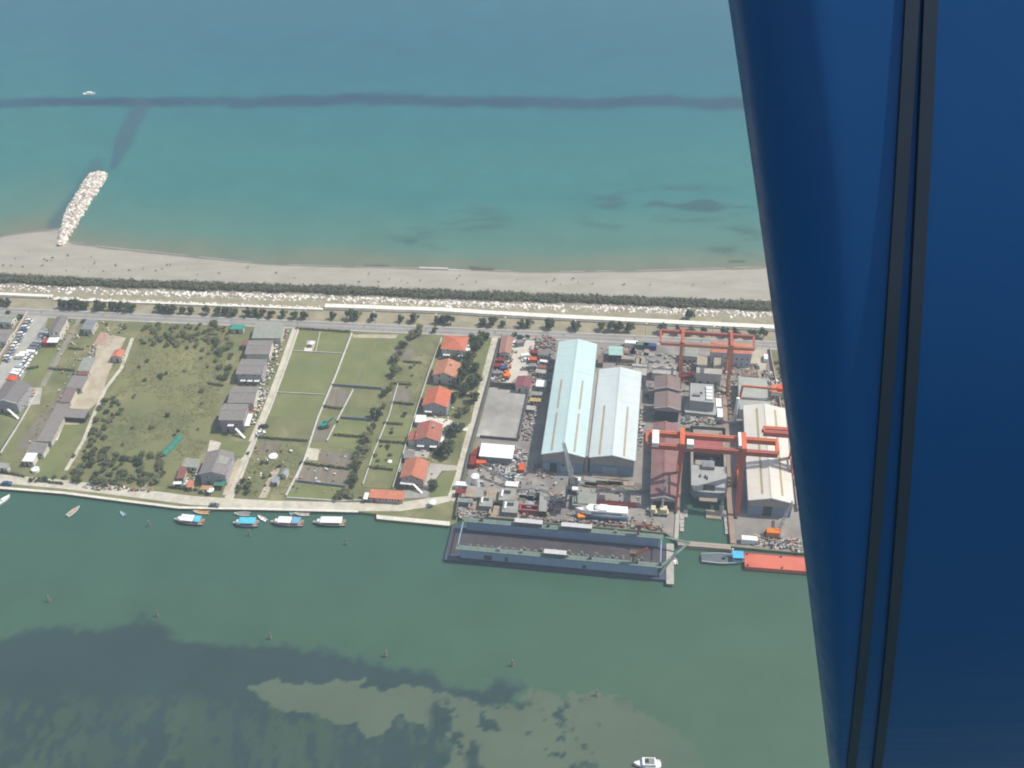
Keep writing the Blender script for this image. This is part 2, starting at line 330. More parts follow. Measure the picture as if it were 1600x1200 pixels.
# lanes, tracks, plots
ribbon('promenade', [(-40, 744), (0, 748), (100, 757), (200, 769), (300, 782), (420, 789), (550, 792), (625, 792), (665, 786), (700, 777)], 5.0, pathm, .05)
ribbon('quay_apron', [(-40, 759), (0, 762), (100, 770), (200, 783), (280, 793), (400, 795), (560, 799)], 1.3, pale_conc, .09)
sheet('jetty_apron', [(588, 804.5), (703, 815), (703, 821.5), (588.5, 810.5)], pale_conc, .07)
ribbon('lane', [(355, 784), (368, 756), (390, 700), (417, 640), (443, 570), (463, 512)], 3.6, pathm, .06)
ribbon('lane', [(702, 782), (712, 765), (728, 708), (745, 642), (760, 588), (776, 526)], 4.2, pathm, .06)
ribbon('lane', [(207, 528), (190, 575), (165, 607), (150, 640), (130, 690), (103, 735)], 1.7, pathm, .04)
ribbon('track', [(66, 604), (90, 560), (125, 497)], 2.6, mat('track', (.27, .25, .19), (.19, .18, .13), .3, .95), .04)
ribbon('gravel_road', [(-14, 615), (0, 594), (34, 540), (62, 496)], 8.2, mat('grey_gravel', (.40, .385, .345), (.31, .30, .265), .25, .95), .04)
sheet('parking_apron', [(-40, 640), (2, 566), (46, 492), (76, 494), (66, 530), (34, 596), (0, 640)], mat('parking_dust', (.31, .29, .25), (.20, .20, .15), .25, .95), .02)
sheet('sandy_lot', [(157, 520), (197, 528), (180, 560), (166, 592), (160, 622), (132, 646), (104, 650), (88, 676), (74, 694), (66, 690), (84, 660), (112, 622), (140, 588), (147, 570), (150, 545)], sandm, .03)
sheet('pink_terrace', [(157, 519), (170, 521), (164, 539), (146, 538)], mat('pink_paving', (.42, .27, .20), (.34, .22, .17), .4, .9), .05)
sheet('field', [(207, 531), (240, 505), (365, 510), (345, 600), (325, 690), (300, 735), (285, 762), (112, 756), (104, 742), (132, 690), (166, 630)], meadow, .02)
sheet('soil_plot', [(96, 610), (116, 588), (108, 628), (62, 692), (24, 706), (30, 690)], soil, .02)
sheet('soil_plot', [(104, 590), (122, 548), (140, 552), (120, 590)], turf, .025)
sheet('lawn', [(60, 538), (92, 540), (66, 590), (44, 590)], lawn, .025)
sheet('lawn', [(62, 708), (98, 692), (104, 738), (88, 752), (56, 744)], lawn, .03)
sheet('lawn', [(102, 664), (124, 664), (110, 694), (88, 692)], lawn, .03)
LIFT = .035
for nm, P, mm in (('lawn', [(461, 518), (548, 522), (508, 617), (431, 613)], lawn), ('lawn', [(431, 614.5), (507, 618), (495, 655), (412, 650)], lawn), ('lawn', [(412, 652), (491, 657), (480, 688), (400, 683)], turf),
        ('lawn', [(551, 527), (622, 527), (595, 607), (521, 602)], lawn), ('tilled_plot', [(518, 608), (550, 610), (537, 637), (506, 635)], tilled), ('lawn', [(554, 612), (596, 612), (581, 652), (532, 652)], turf),
        ('lawn', [(530, 657), (575, 657), (570, 680), (522, 678)], lawn), ('lawn', [(515, 683), (565, 686), (557, 702), (512, 698)], lawn), ('soil_plot', [(494, 658), (520, 655), (508, 690), (484, 690)], soil),
        ('tilled_plot', [(472, 727), (545, 735), (537, 760), (464, 752)], tilled), ('lawn', [(455, 755), (537, 762), (530, 782), (447, 777)], lawn), ('terrace', [(482, 700), (500, 702), (496, 720), (476, 718)], pathm),
        ('tilled_plot', [(504, 704), (552, 710), (546, 732), (498, 722)], tilled), ('tilled_plot', [(408, 690), (440, 690), (432, 712), (400, 710)], tilled), ('soil_plot', [(428, 730), (438, 732), (416, 778), (404, 778)], sandm),
        ('sand_pit', [(480, 532), (494, 533), (488, 551), (476, 550)], sandm), ('terrace', [(476, 543), (488, 544), (486, 551), (475, 550)], pale_conc),
        ('track', [(586, 534), (590, 534), (560, 604), (555, 604)], mat('worn_turf', (.19, .18, .1), (.13, .13, .07), .2, .95)), ('bare_patch', [(551, 523), (622, 523), (618, 529), (551, 528)], sandm),
        ('lawn', [(760, 560), (768, 528), (748, 528), (738, 570), (756, 570)], lawn), ('lawn', [(702, 640), (745, 618), (735, 662), (702, 662)], turf), ('lawn', [(700, 735), (714, 735), (700, 775), (672, 778), (676, 752)], lawn),
        ('lawn', [(582, 692), (632, 694), (622, 728), (575, 728)], lawn), ('lawn', [(612, 648), (648, 650), (640, 684), (598, 682)], lawn), ('lawn', [(574, 735), (618, 738), (610, 764), (566, 762)], turf), ('lawn', [(345, 690), (392, 690), (380, 715), (346, 712)], lawn),
        ('driveway', [(670, 652), (700, 655), (732, 668), (730, 674), (690, 668), (648, 664), (650, 650)], pale_conc), ('driveway', [(672, 724), (714, 728), (713, 735), (690, 736), (668, 766), (660, 764)], concrete),
        ('driveway', [(690, 610), (745, 614), (744, 619), (700, 615)], pathm), ('terrace', [(630, 765), (671, 767), (668, 778), (631, 779)], padgrey), ('terrace', [(640, 694), (676, 696), (668, 716), (634, 712)], concrete),
        ('terrace', [(688, 676), (697, 676), (690, 700), (682, 700)], concrete), ('terrace', [(328, 688), (346, 692), (338, 708), (324, 706)], pathm), ('terrace', [(357, 738), (373, 716), (378, 722), (356, 774), (348, 774)], sandm),
        ('terrace', [(20, 624), (30, 606), (66, 606), (62, 632), (40, 634), (24, 640)], concrete), ('terrace', [(84, 664), (100, 662), (90, 688), (80, 690)], pale_conc), ('terrace', [(100, 652), (130, 654), (122, 664), (102, 664)], sandm),
        ('tilled_plot', [(616, 540), (650, 544), (640, 566), (606, 562)], soil), ('tilled_plot', [(632, 572), (655, 574), (648, 598), (622, 596)], turf), ('tilled_plot', [(618, 604), (645, 606), (638, 632), (608, 628)], soil),
        ('terrace', [(694, 530), (731, 532), (728, 552), (722, 556), (726, 532)], pale_conc)):
    LIFT += .004; sheet(nm, P, mm, LIFT)
# shipyard paving
sheet('shipyard_paving', [(780, 527), (1070, 539), (1068, 668), (1063.5, 758), (1058.5, 845), (1040, 831), (718, 804), (720, 780), (745, 690)], yardgrey, .02)
sheet('shipyard_paving', [(1071, 539), (1232, 546), (1236, 640), (1130, 668), (1069, 668)], yardgrey, .02)
sheet('shipyard_paving', [(1131, 668.5), (1300, 640), (1300, 867), (1143, 853), (1137, 790), (1132, 700)], yardgrey, .024)
sheet('gravel_lot', [(804, 530), (838, 533), (826, 564), (824, 588), (808, 590), (795, 600), (770, 606), (790, 565), (801, 543)], gravelw, .05)
sheet('gravel_lot', [(1172, 546), (1200, 546), (1196, 580), (1165, 582), (1176, 556)], mat('yellow_gravel', (.45, .40, .30), (.36, .32, .24), .2, .95), .05)
sheet('grass_strip', [(1201, 545), (1222, 546), (1240, 640), (1230, 640), (1212, 610)], turf, .05)
sheet('concrete_pad', [(765, 606), (826, 609), (810, 686), (744, 682)], padgrey, .06)
sheet('ditch', [(-6, 715), (0, 703), (28, 660), (57, 612), (59.5, 613), (32, 660), (2, 709), (-4, 718)], mat('ditch_water', (.03, .06, .04), (.02, .04, .03), .3, .25), .05)

# ------------------------------------------------------------------ buildings
WF = MB().box(-.5, .5, -.05, .0, 0, 1.3).mesh('frame', wht); WP = MB().box(-.38, .38, -.08, -.02, .1, 1.2).mesh('pane', glass)
WS = MB().box(-.6, .6, -.16, .0, -.08, .0).mesh('sill', pale_conc)
DF = MB().box(-.55, .55, -.07, .0, 0, 2.1).mesh('door', mat('door_wood', (.16, .09, .05), (.11, .06, .035), 1, .6)); DH = MB().box(.3, .42, -.12, -.07, 1.0, 1.08).mesh('handle', steel)
def place(ze, NL, NR, FL):
    z = Z0+ze; P, Q, F = G(*NL, z), G(*NR, z), G(*FL, z); u = Q-P; v = F-P
    a1 = math.atan2(u.y, u.x); a2 = math.atan2(v.y, v.x)-math.pi/2; a = (a1*u.length+a2*v.length)/(u.length+v.length)
    ex = Vector((math.cos(a), math.sin(a), 0)); ey = Vector((-ex.y, ex.x, 0)); return P, a, u.dot(ex), v.dot(ey)
def window(parent, x, y, z, rz=0, s=1.0):
    f = put('window', WF, parent, (x, y, z), rz, (s, 1, s)); put('pane', WP, f); put('sill', WS, f); return f
def building(name, label, cat, NL, NR, FL, ze, rise, roofm, wallm=None, ridge='y', over=.45, wins=2, storeys=1, chimney=False, door=True, group=None, thick=.18, side=True):
    wallm = wallm or plaster; P, a, W, D = place(ze, NL, NR, FL); t = thing(name, label, cat, (P.x, P.y, Z0), a, group)
    W -= 2*over; D -= 2*over; ox = over; oy = over
    b = MB(); b.box(ox, ox+W, oy, oy+D, -.5, ze-.02)
    xm, ym = ox+W/2, oy+D/2
    if ridge == 'y':
        for y in (oy, oy+D): b.poly([(ox, y, ze-.02), (ox+W, y, ze-.02), (xm, y, ze+rise-.1)][::1 if y == oy else -1])
    elif ridge == 'x':
        for x in (ox, ox+W): b.poly([(x, oy, ze-.02), (x, oy+D, ze-.02), (x, ym, ze+rise-.1)][::-1 if x == ox else 1])
    b.build('wall', wallm, t)
    x0, x1, y0, y1 = 0, W+2*over, 0, D+2*over; k = thick
    def slab(q):                                # a roof plane with thickness
        m = MB(); q = [Vector(p) for p in q]; m.loft([[p for p in q], [p+Vector((0, 0, k)) for p in q]]); return m
    if ridge == 'y':
        m1 = slab([(x0, y0, ze), (xm, y0, ze+rise), (xm, y1, ze+rise), (x0, y1, ze)][::-1]); m2 = slab([(xm, y0, ze+rise), (x1, y0, ze), (x1, y1, ze), (xm, y1, ze+rise)][::-1])
        r1 = m1.build('roof_slope', roofm, t); m2.build('roof_slope', roofm, t)
        MB().bar((xm, y0-.01, ze+rise+k+.02), (xm, y1+.01, ze+rise+k+.02), .3, .12).build('ridge_cap', roofm, r1)
    elif ridge == 'x':
        m1 = slab([(x0, y0, ze), (x1, y0, ze), (x1, ym, ze+rise), (x0, ym, ze+rise)][::-1]); m2 = slab([(x0, ym, ze+rise), (x1, ym, ze+rise), (x1, y1, ze), (x0, y1, ze)][::-1])
        r1 = m1.build('roof_slope', roofm, t); m2.build('roof_slope', roofm, t)
        MB().bar((x0-.01, ym, ze+rise+k+.02), (x1+.01, ym, ze+rise+k+.02), .3, .12).build('ridge_cap', roofm, r1)
    elif ridge == 'hip':
        hgt = ze+rise
        if x1 > y1: A, Bp = (min(ym, xm), ym, hgt), (x1-min(ym, xm), ym, hgt)
        else: A, Bp = (xm, min(xm, ym), hgt), (xm, y1-min(xm, ym), hgt)
        c = [(x0, y0, ze), (x1, y0, ze), (x1, y1, ze), (x0, y1, ze)]
        fs = ([c[0], c[1], Bp, A], [c[1], c[2], Bp], [c[2], c[3], A, Bp], [c[3], c[0], A]) if x1 > y1 else ([c[0], c[1], A], [c[1], c[2], Bp, A], [c[2], c[3], Bp], [c[3], c[0], A, Bp])
        for q in fs: r1 = MB().poly(q).build('roof_slope', roofm, t)
        MB().box(x0+.1, x1-.1, y0+.1, y1-.1, ze-.15, ze-.01).build('eaves', wht, t)
    else:                                       # flat or single pitch, falling towards the near side
        r1 = slab([(x0, y0, ze), (x1, y0, ze), (x1, y1, ze+rise), (x0, y1, ze+rise)][::-1]).build('roof', roofm, t)
        if rise > .2: MB().box(ox+.02, ox+W-.02, oy+D-.2, oy+D, ze-.02, ze+rise-.06).build('parapet', wallm, t)
    if chimney: MB().box(ox+W*.68, ox+W*.68+.6, oy+D*.6, oy+D*.6+.6, ze, ze+rise+1).build('chimney', plaster, r1)
    for s in range(storeys):
        zz = 1.0+s*2.9
        for i in range(wins):
            x = ox+W*(i+.6)/(wins+.2)
            if s == 0 and door and i == 0: d = put('door', DF, t, (x, oy-.003, 0)); put('handle', DH, d); continue
            window(t, x, oy-.003, zz)
        if side:
            for i in range(2): window(t, ox+W+.003, oy+D*(i+.5)/2, zz, math.pi/2); window(t, ox-.003, oy+D*(i+.5)/2, zz, -math.pi/2)
    return t, W+2*over, D+2*over
def tilem(n, c): return mat(n, c, tuple(v*.72 for v in c), .8, .85, c3=tuple(v*.9 for v in c))
red = [tilem('roof_tiles_%d' % i, c) for i, c in enumerate(((.53, .165, .095), (.48, .215, .13), (.53, .15, .082), (.40, .14, .098), (.48, .18, .11)))]
greyroof = tilem('grey_roof', (.245, .22, .205)); greyroof2 = tilem('dark_grey_roof', (.20, .18, .17)); greenroof = tilem('greenish_roof', (.30, .31, .265)); brownroof = tilem('brown_sheet_roof', (.215, .165, .15)); redsheet = tilem('red_sheet_roof', (.24, .10, .085))
pinkw = mat('pink_plaster', (.46, .33, .29), (.36, .26, .23), .5, .9); purple = mat('mauve_plaster', (.34, .27, .29), (.27, .21, .24), .5, .9)
GR = 'red-tiled houses along the shipyard lane'
def awnings(t, W, n, z, y=0):
    for i in range(n): MB().box(W*(.12+.5*i), W*(.40+.5*i), y-1.7, y-.02, z, z+.1).build('awning', wht, t)
h, W, D = building('house', 'bright red hipped-roof house beside the coast road, topmost of the red row', 'house', (688, 545), (726, 550), (692, 523), 5.2, 1.9, red[0], ridge='hip', storeys=2, group=GR); awnings(h, W, 2, 2.6, .3)
MB().box(W-.4, W+1.6, 1, D-1, 2.6, 2.75).build('balcony', wht, h)
h, W, D = building('house', 'tan-orange tiled house, second from the coast road in the red row', 'house', (675, 587), (712, 592), (681, 564), 4.6, 2.2, red[1], storeys=2, chimney=True, group=GR)
for i in range(3): MB().box(W, W+1.3, D*(.35+.2*i), D*(.46+.2*i), 2.5, 2.6).build('awning', wht, h)
h, W, D = building('house', 'vivid red gabled house with grey front, third from the coast road', 'house', (659, 634), (699, 637), (667, 608), 4.8, 2.2, red[2], wallm=mat('grey_plaster', (.36, .35, .36), (.3, .29, .3), .5, .9), storeys=2, group=GR); awnings(h, W, 1, 2.5, .3)
h, W, D = building('house', 'dull red gabled house with low side annex, fourth from the coast road', 'house', (647, 688), (686, 691), (653, 661), 4.6, 2.0, red[3], wallm=mat('grey_plaster', (0, 0, 0)), storeys=2, chimney=True, group=GR); awnings(h, W, 2, 2.4, .3)
MB().loft([[(-3.2, 1.5, 3.0), (-.02, 1.5, 3.6), (-.02, D-4, 3.6), (-3.2, D-4, 3.0)][::-1], [(-3.2, 1.5, 3.15), (-.02, 1.5, 3.75), (-.02, D-4, 3.75), (-3.2, D-4, 3.15)][::-1]]).build('annex_roof', red[3], h); MB().box(-3, -.03, 1.8, D-4.3, -.3, 2.98).build('annex_wall', plaster, h)
MB().box(W, W+1.2, D*.2, D*.5, 2.5, 2.6).build('awning', wht, h)
h, W, D = building('house', 'orange-red gabled house nearest the lagoon promenade in the red row', 'house', (624, 747), (662, 752), (632, 718), 4.8, 2.1, red[4], wallm=pinkw, storeys=2, group=GR)
MB().box(.4, W*.52, -1.4, .4, 2.9, 3.05).build('balcony', wht, h); MB().bar((W*.55, -.5, 3.0), (W-.4, -2.6, .2), .9, .2).build('outside_stair', wht, h); MB().box(-1.8, -.1, D-5, D-2.4, 2.2, 2.35).build('awning', wht, h)
building('garage_row', 'long low garage under an orange tiled roof by the promenade', 'garage', (576, 778), (630, 781), (580, 766), 2.6, .5, tilem('orange_tiles', (.56, .20, .12)), ridge='mono', wallm=pinkw, wins=5, door=True, side=False)
building('tool_shed', 'white flat tool shed at the corner of the orange garage', 'shed', (567, 780), (574, 781), (570, 770), 2.2, .15, wht, ridge='mono', wins=1, side=False)
building('canopy_shed', 'white flat-roofed shed behind the dull red house', 'shed', (648, 660), (664, 661), (650, 649), 2.6, .2, wht, ridge='mono', wins=1, side=False)
building('garage', 'grey flat garage between the dull red and orange-red houses', 'garage', (630, 716), (647, 716), (633, 704), 2.6, .2, greyroof, ridge='mono', wins=1, side=False)
GG = 'grey-roofed houses along the garden lane'
h, W, D = building('house', 'pale green-grey flat-roofed house beside the coast road', 'house', (393, 529), (439, 530), (398, 507), 4.0, .5, greenroof, ridge='mono', storeys=1, group=GG)
building('house', 'brown-grey roofed house with a pale roof patch, second in the grey row', 'house', (382, 554), (421, 555), (388, 532), 5.0, 1.0, greyroof, ridge='x', storeys=1, group=GG)
h, W, D = building('house', 'wide grey-roofed house with three white awnings on its front', 'house', (368, 585), (409, 587), (376, 561), 5.4, 1.0, greyroof, ridge='x', storeys=2, wallm=mat('grey_plaster', (0, 0, 0)), group=GG)
for i in range(3): MB().box(W*(.16+.26*i), W*(.36+.26*i), -1.3, .42, 2.5, 2.6).build('awning', wht, h)
building('house', 'two-toned grey ridge-roofed house between the awning house and the mauve house', 'house', (355, 630), (397, 631), (363, 604), 4.2, 1.2, greyroof, ridge='x', storeys=1, group=GG)
h, W, D = building('house', 'tall mauve-walled house with grey roof and white outside stair', 'house', (341, 657), (380, 659), (348, 631), 7.0, 1.0, greyroof, ridge='x', storeys=2, wallm=purple, group=GG)
MB().bar((W*.65, -.8, 3.4), (W+.3, -3.4, .2), 1.0, .2).build('outside_stair', wht, h); MB().box(W-.4, W+1.6, 1, D-2, 3.2, 3.35).build('balcony', wht, h); MB().box(W*.35, W*.6, -1.4, .4, 5.0, 5.1).build('awning', wht, h)
MB().box(-3.2, .4, 4, 8, 2.9, 3.05).build('annex_roof', redsheet, h); MB().box(-3, .44, 4.2, 7.8, -.3, 2.88).build('annex_wall', purple, h)
h, W, D = building('house', 'grey gabled house with pale skylight panel near the lagoon promenade', 'house', (310, 742), (352, 746), (321, 706), 5.8, 1.7, greyroof, storeys=2, chimney=False, wallm=mat('grey_plaster', (0, 0, 0)), group=GG)
MB().loft([[(W*.58, D*.42, 5.8+1.7*.84+.21), (W*.9, D*.42, 5.8+1.7*.2+.21), (W*.9, D*.74, 5.8+1.7*.2+.21), (W*.58, D*.74, 5.8+1.7*.84+.21)][::-1], [(W*.58, D*.42, 5.8+1.7*.84+.3), (W*.9, D*.42, 5.8+1.7*.2+.3), (W*.9, D*.74, 5.8+1.7*.2+.3), (W*.58, D*.74, 5.8+1.7*.84+.3)][::-1]]).build('skylight', greenroof, h)
MB().box(W*.55, W*.95, -2.6, .4, 2.6, 2.7).build('awning', mat('green_canvas', (.06, .2, .13), (.05, .16, .1), .5, .8), h)
building('shed', 'faded green flat-roofed shed beside the skylight house', 'shed', (283, 729), (307, 732), (290, 716), 2.8, .3, greenroof, ridge='mono', wins=2, side=False)
building('shed', 'dark red low-roofed shed in front of the faded green shed', 'shed', (275, 748), (287, 749), (281, 728), 2.4, .3, redsheet, ridge='mono', wins=1, side=False)
building('shed', 'white-roofed red shed by the lagoon hedge', 'shed', (270, 757), (283, 757), (271, 753), 2.2, .1, wht, ridge='mono', wallm=redsheet, wins=1, side=False)
building('shed', 'small orange-roofed shed beside the skylight house front', 'shed', (291, 762), (301, 762), (294, 752), 2.2, .3, tilem('orange_tiles', (.56, .20, .12)), ridge='mono', wins=1, side=False)
building('pergola_shed', 'tan canopy shed in front of the skylight house', 'shed', (313, 765), (330, 767), (314, 759), 2.3, .2, mat('tan_canvas', (.45, .27, .14), (.36, .2, .1), .5, .9), ridge='mono', wins=1, side=False)
building('shed', 'green canopy shed beside the coast road, near the scrub', 'shed', (359, 515), (380, 516), (361, 508), 2.4, .2, mat('teal_sheet', (.04, .26, .19), (.03, .2, .15), .4, .8), ridge='mono', wins=1, side=False)
building('shed', 'dark red lean-to behind the wide grey-roofed house', 'shed', (377, 540), (386, 540), (380, 532), 2.8, .2, redsheet, ridge='mono', wins=1, side=False)
# left plots
h, W, D = building('house', 'grey-roofed house with white canopy and red side wall by the car park', 'house', (74, 521), (91, 524), (83, 496), 5.0, 1.0, greyroof2, storeys=2, wins=2)
MB().box(.5, W, -4.5, -.1, 2.8, 2.95).build('canopy', wht, h); MB().box(-1.6, .4, -4.3, -.15, -.3, 2.7).build('side_wall', cm((200, 80, 55)), h)
building('house', 'small blue-grey roofed house with pale tank roof by the coast road', 'house', (127, 515), (143, 517), (134, 499), 3.6, .7, tilem('blue_grey_roof', (.23, .25, .26)), ridge='x', storeys=1)
building('hut', 'little orange-roofed hut with dark open front beside the sandy lot', 'hut', (173, 558), (189, 561), (176, 547), 3.2, .8, tilem('orange_tiles', (.56, .20, .12)), wins=1, storeys=1)
building('kiosk', 'orange canopy kiosk at the end of the parked vehicles', 'kiosk', (8, 594), (22, 597), (12, 587), 3.0, .5, cm((230, 95, 55), .8), wins=1, side=False)
h, W, D = building('house', 'grey-roofed house with white bargeboards beside the narrow ditch', 'house', (-14, 628), (24, 634), (4, 597), 6.0, 1.6, greyroof2, storeys=2, wallm=mat('grey_plaster', (0, 0, 0)))
MB().bar((W/2, -.1, 7.6), (W+.1, -.1, 5.95), .12, .5).build('bargeboard', wht, h); MB().bar((W/2, -.1, 7.6), (-.1, -.1, 5.95), .12, .5).build('bargeboard', wht, h)
MB().bar((W*.6, -.6, 3.2), (W+.6, -3.2, .2), .9, .2).build('outside_stair', wht, h)
building('house', 'pale-roofed bungalow in the corner by the coast road hedge', 'house', (-8, 503), (16, 506), (0, 491), 3.4, .8, greenroof, ridge='x', storeys=1)
building('shed', 'grey shed roof half in view beside the pink wall', 'shed', (-16, 534), (8, 538), (-8, 515), 3.2, .8, greyroof, ridge='x')
rows = (((120, 580), (139, 582), (128, 560), greenroof, 'uppermost of the long row, beside the pink terrace'), ((103, 606), (127, 609), (112, 588), greyroof, 'second of the long row, below the red lean-to'),
        ((93, 629), (109, 631), (101, 608), brownroof, 'third of the long row, brownish'), ((57, 690), (79, 693), (86, 632), greyroof, 'longest of the row, along the soil plot'), ((40, 707), (66, 711), (47, 692), greyroof, 'last of the long row, beside the white shed'))
for a_, b_, c_, mm, tx in rows: building('workshop', 'low grey workshop with sheet roof, ' + tx, 'workshop', a_, b_, c_, 3.0, .5, mm, ridge='mono', wins=3, side=False, group='low workshops in a long row')
building('lean_to', 'red lean-to between two grey workshops of the long row', 'lean-to', (120, 586), (137, 587), (122, 580), 2.6, .3, redsheet, ridge='mono', wins=1, side=False)
building('shed', 'bright white-roofed shed below the long row of workshops', 'shed', (34, 721), (51, 723), (40, 708), 3.0, .2, wht, ridge='mono', wins=2, side=False)
building('workshop', 'dark-fronted open shed beside the pale lane', 'shed', (96, 652), (132, 654), (104, 639), 2.8, .3, greyroof, ridge='mono', wallm=dark, wins=0, side=False)
building('shed', 'pale green shed at the ditch mouth by the promenade', 'shed', (-8, 731), (10, 734), (-4, 723), 2.6, .2, greenroof, ridge='mono', wins=1, side=False)
building('shed', 'blue corrugated hut among the allotments beside the tractor path', 'hut', (424, 754), (434, 755), (428, 745), 2.2, .2, mat('tin', (.27, .30, .31), (.2, .22, .23), .5, .6), ridge='mono', wins=1, side=False)
building('greenhouse', 'long dark plastic greenhouse in the allotment below the hedge', 'greenhouse', (437, 742), (448, 743), (443, 733), 2.2, .6, mat('tin', (0, 0, 0)), wins=0, door=False, side=False)
# shipyard sheds -------------------------------------------------------
def shed(label, NL, NR, FL, ze, rise, roofm, stripm, strips, doors, group='big shipyard sheds', over=.5, upper=None, lower=None):
    P, a, W, D = place(ze, NL, NR, FL); t = thing('shipyard_shed', label, 'shed', (P.x, P.y, Z0), a, group)
    xm = W/2; lo = lower or mat('blue_cladding', (.20, .26, .34), (.16, .21, .28), .3, .7); up = upper or mat('beige_cladding', (.36, .32, .28), (.29, .26, .23), .3, .8)
    b = MB(); b.box(over, W-over, over, D-over, -.5, ze*.62); b.build('wall', lo, t)
    b = MB(); b.box(over-.05, W-over+.05, over-.05, D-over+.05, ze*.62, ze-.02)
    for y in (over-.05, D-over+.05): b.poly([(over, y, ze-.02), (W-over, y, ze-.02), (xm, y, ze+rise-.05)][::1 if y < 5 else -1])
    b.build('upper_cladding', up, t)
    n = max(4, int(D/6))
    for s in (0, 1):
        xa, xb = (0, xm) if s == 0 else (xm, W); za, zb = (ze, ze+rise) if s == 0 else (ze+rise, ze)
        slope = t
        b = MB()
        for i in range(n):                       # sheets lapping over each other
            y0, y1 = D*i/n, D*(i+1)/n-.04
            if i == 0: tmpl = MB().loft([[(xa, 0, za), (xb, 0, zb), (xb, y1-y0, zb), (xa, y1-y0, za)][::-1], [(xa, 0, za+.2), (xb, 0, zb+.2), (xb, y1-y0, zb+.2), (xa, y1-y0, za+.2)][::-1]]).mesh('roof_sheet', roofm)
            put('roof_sheet', tmpl, slope, (0, y0, random.uniform(-.015, .015)))
        for (fr, f0, f1) in strips[s]:
            x = xa+(xb-xa)*fr; z = za+(zb-za)*fr+.24; sw = .75; dz = (zb-za)/(xb-xa)*sw/2
            MB().loft([[(x-sw/2, D*f0, z-dz), (x+sw/2, D*f0, z+dz), (x+sw/2, D*f1, z+dz), (x-sw/2, D*f1, z-dz)][::-1], [(x-sw/2, D*f0, z-dz+.12), (x+sw/2, D*f0, z+dz+.12), (x+sw/2, D*f1, z+dz+.12), (x-sw/2, D*f1, z-dz+.12)][::-1]]).build('skylight', stripm, t)
    MB().bar((xm, -.02, ze+rise+.24), (xm, D+.02, ze+rise+.24), .6, .16).build('ridge_cap', roofm, t)
    for s in (0, W): MB().bar((s, -.03, ze+.08), (xm, -.03, ze+rise+.08), .1, .45).build('bargeboard', wht, t)
    for (f0, f1, hh, dm) in doors: MB().box(W*f0, W*f1, over-.14, over-.02, 0, hh).build('door', dm, t)
    for s in (-.12, W+.12): MB().bar((s, .2, ze), (s, D-.2, ze), .24, .2).build('gutter', steel, t)
    return t, W, D
cyan = mat('pale_cyan_sheet', (.475, .60, .58), (.42, .54, .525), .12, .55, stretch=(1, .25, 1)); white_s = mat('pale_grey_sheet', (.55, .605, .585), (.475, .53, .515), .12, .55, stretch=(1, .25, 1))
cream = mat('cream_sheet', (.64, .61, .535), (.55, .52, .45), .12, .6, stretch=(1, .25, 1)); skyl = mat('aged_skylight', (.40, .34, .25), (.30, .26, .20), .4, .6); skyl2 = mat('ochre_skylight', (.42, .34, .18), (.33, .27, .15), .4, .6)
darkdoor = mat('open_bay', (.035, .05, .055), (.025, .035, .04), .3, .8); bluedoor = mat('blue_door', (.27, .36, .43), (.22, .3, .36), .4, .6)
t1, W1, D1 = shed('long pale cyan roofed shed, the taller of the twin sheds by the gravel lot', (846, 710), (914, 716), (872, 534), 9.5, 2.3, cyan, skyl, (((.45, .02, .33), (.45, .37, .62)), ((.5, .02, .33), (.5, .37, .62))), ((.04, .18, 4.6, bluedoor), (.2, .36, 4.8, darkdoor), (.45, .60, 4.5, bluedoor)))
t2, W2, D2 = shed('shorter pale grey roofed shed joined to the cyan shed', (920, 715), (993, 721), (936, 577), 9.0, 2.1, white_s, skyl, (((.45, .02, .55),), ((.5, .02, .55),)), ((.3, .62, 4.2, bluedoor),))
MB().box(-1.7, -.25, 1, D2-2, 0, 8.7).build('valley_gutter', mat('beige_cladding', (0, 0, 0)), t2)
t3, W3, D3 = shed('cream roofed shed beside the dry dock', (1169, 782), (1241, 788), (1161, 634), 7.8, 2.0, cream, skyl2, (((.62, .05, .95),), ((.5, .05, .95),)), ((.36, .55, 5.0, darkdoor),))
brn = mat('brown_sheet', (.225, .16, .145), (.175, .125, .115), .25, .8); brn2 = mat('red_brown_sheet', (.255, .13, .12), (.20, .105, .10), .25, .8)
shed('small dark brown shed standing behind its twin', (1022.5, 608), (1062, 611), (1023, 588), 7.5, 1.4, brn, brn, ((), ()), (), group='brown sheds west of the dry dock')
shed('small dark brown shed in front of its twin, open-fronted', (1022.5, 638), (1063, 642), (1022.5, 613), 7.0, 1.4, brn, brn, ((), ()), ((.05, .95, 5.5, darkdoor),), group='brown sheds west of the dry dock')
shed('long red-brown shed running along the dry dock wall', (1017, 779), (1058, 782), (1020.5, 661), 5.2, 1.5, brn2, brn, ((), ()), ((.1, .9, 3.8, darkdoor),), group='brown sheds west of the dry dock')
h, W, D = building('office', 'pale office block under an orange hipped roof by the coast road', 'office', (1111, 550), (1177, 557), (1104, 533), 8.0, 1.6, tilem('orange_tiles', (.56, .20, .12)), ridge='hip', storeys=2, wins=7, wallm=mat('pale_blue_plaster', (.45, .49, .55), (.38, .42, .48), .4, .9))
building('white_shed', 'white flat-roofed canopy shed at the edge of the concrete pad', 'shed', (748, 713), (801, 717), (753, 694), 4.2, .6, wht, ridge='mono', wallm=steel, wins=0, door=False, side=False)
building('store', 'long terracotta-roofed store beside the gravel lot gate', 'store', (779, 552), (798, 553), (784, 526), 3.6, .8, tilem('terracotta', (.36, .20, .15)), wins=2, storeys=1)
building('store', 'dark crimson-roofed store between gravel lot and concrete pad', 'store', (804, 604), (829, 606), (809, 588), 3.4, .7, tilem('crimson_sheet', (.25, .085, .10)), wins=2, storeys=1)
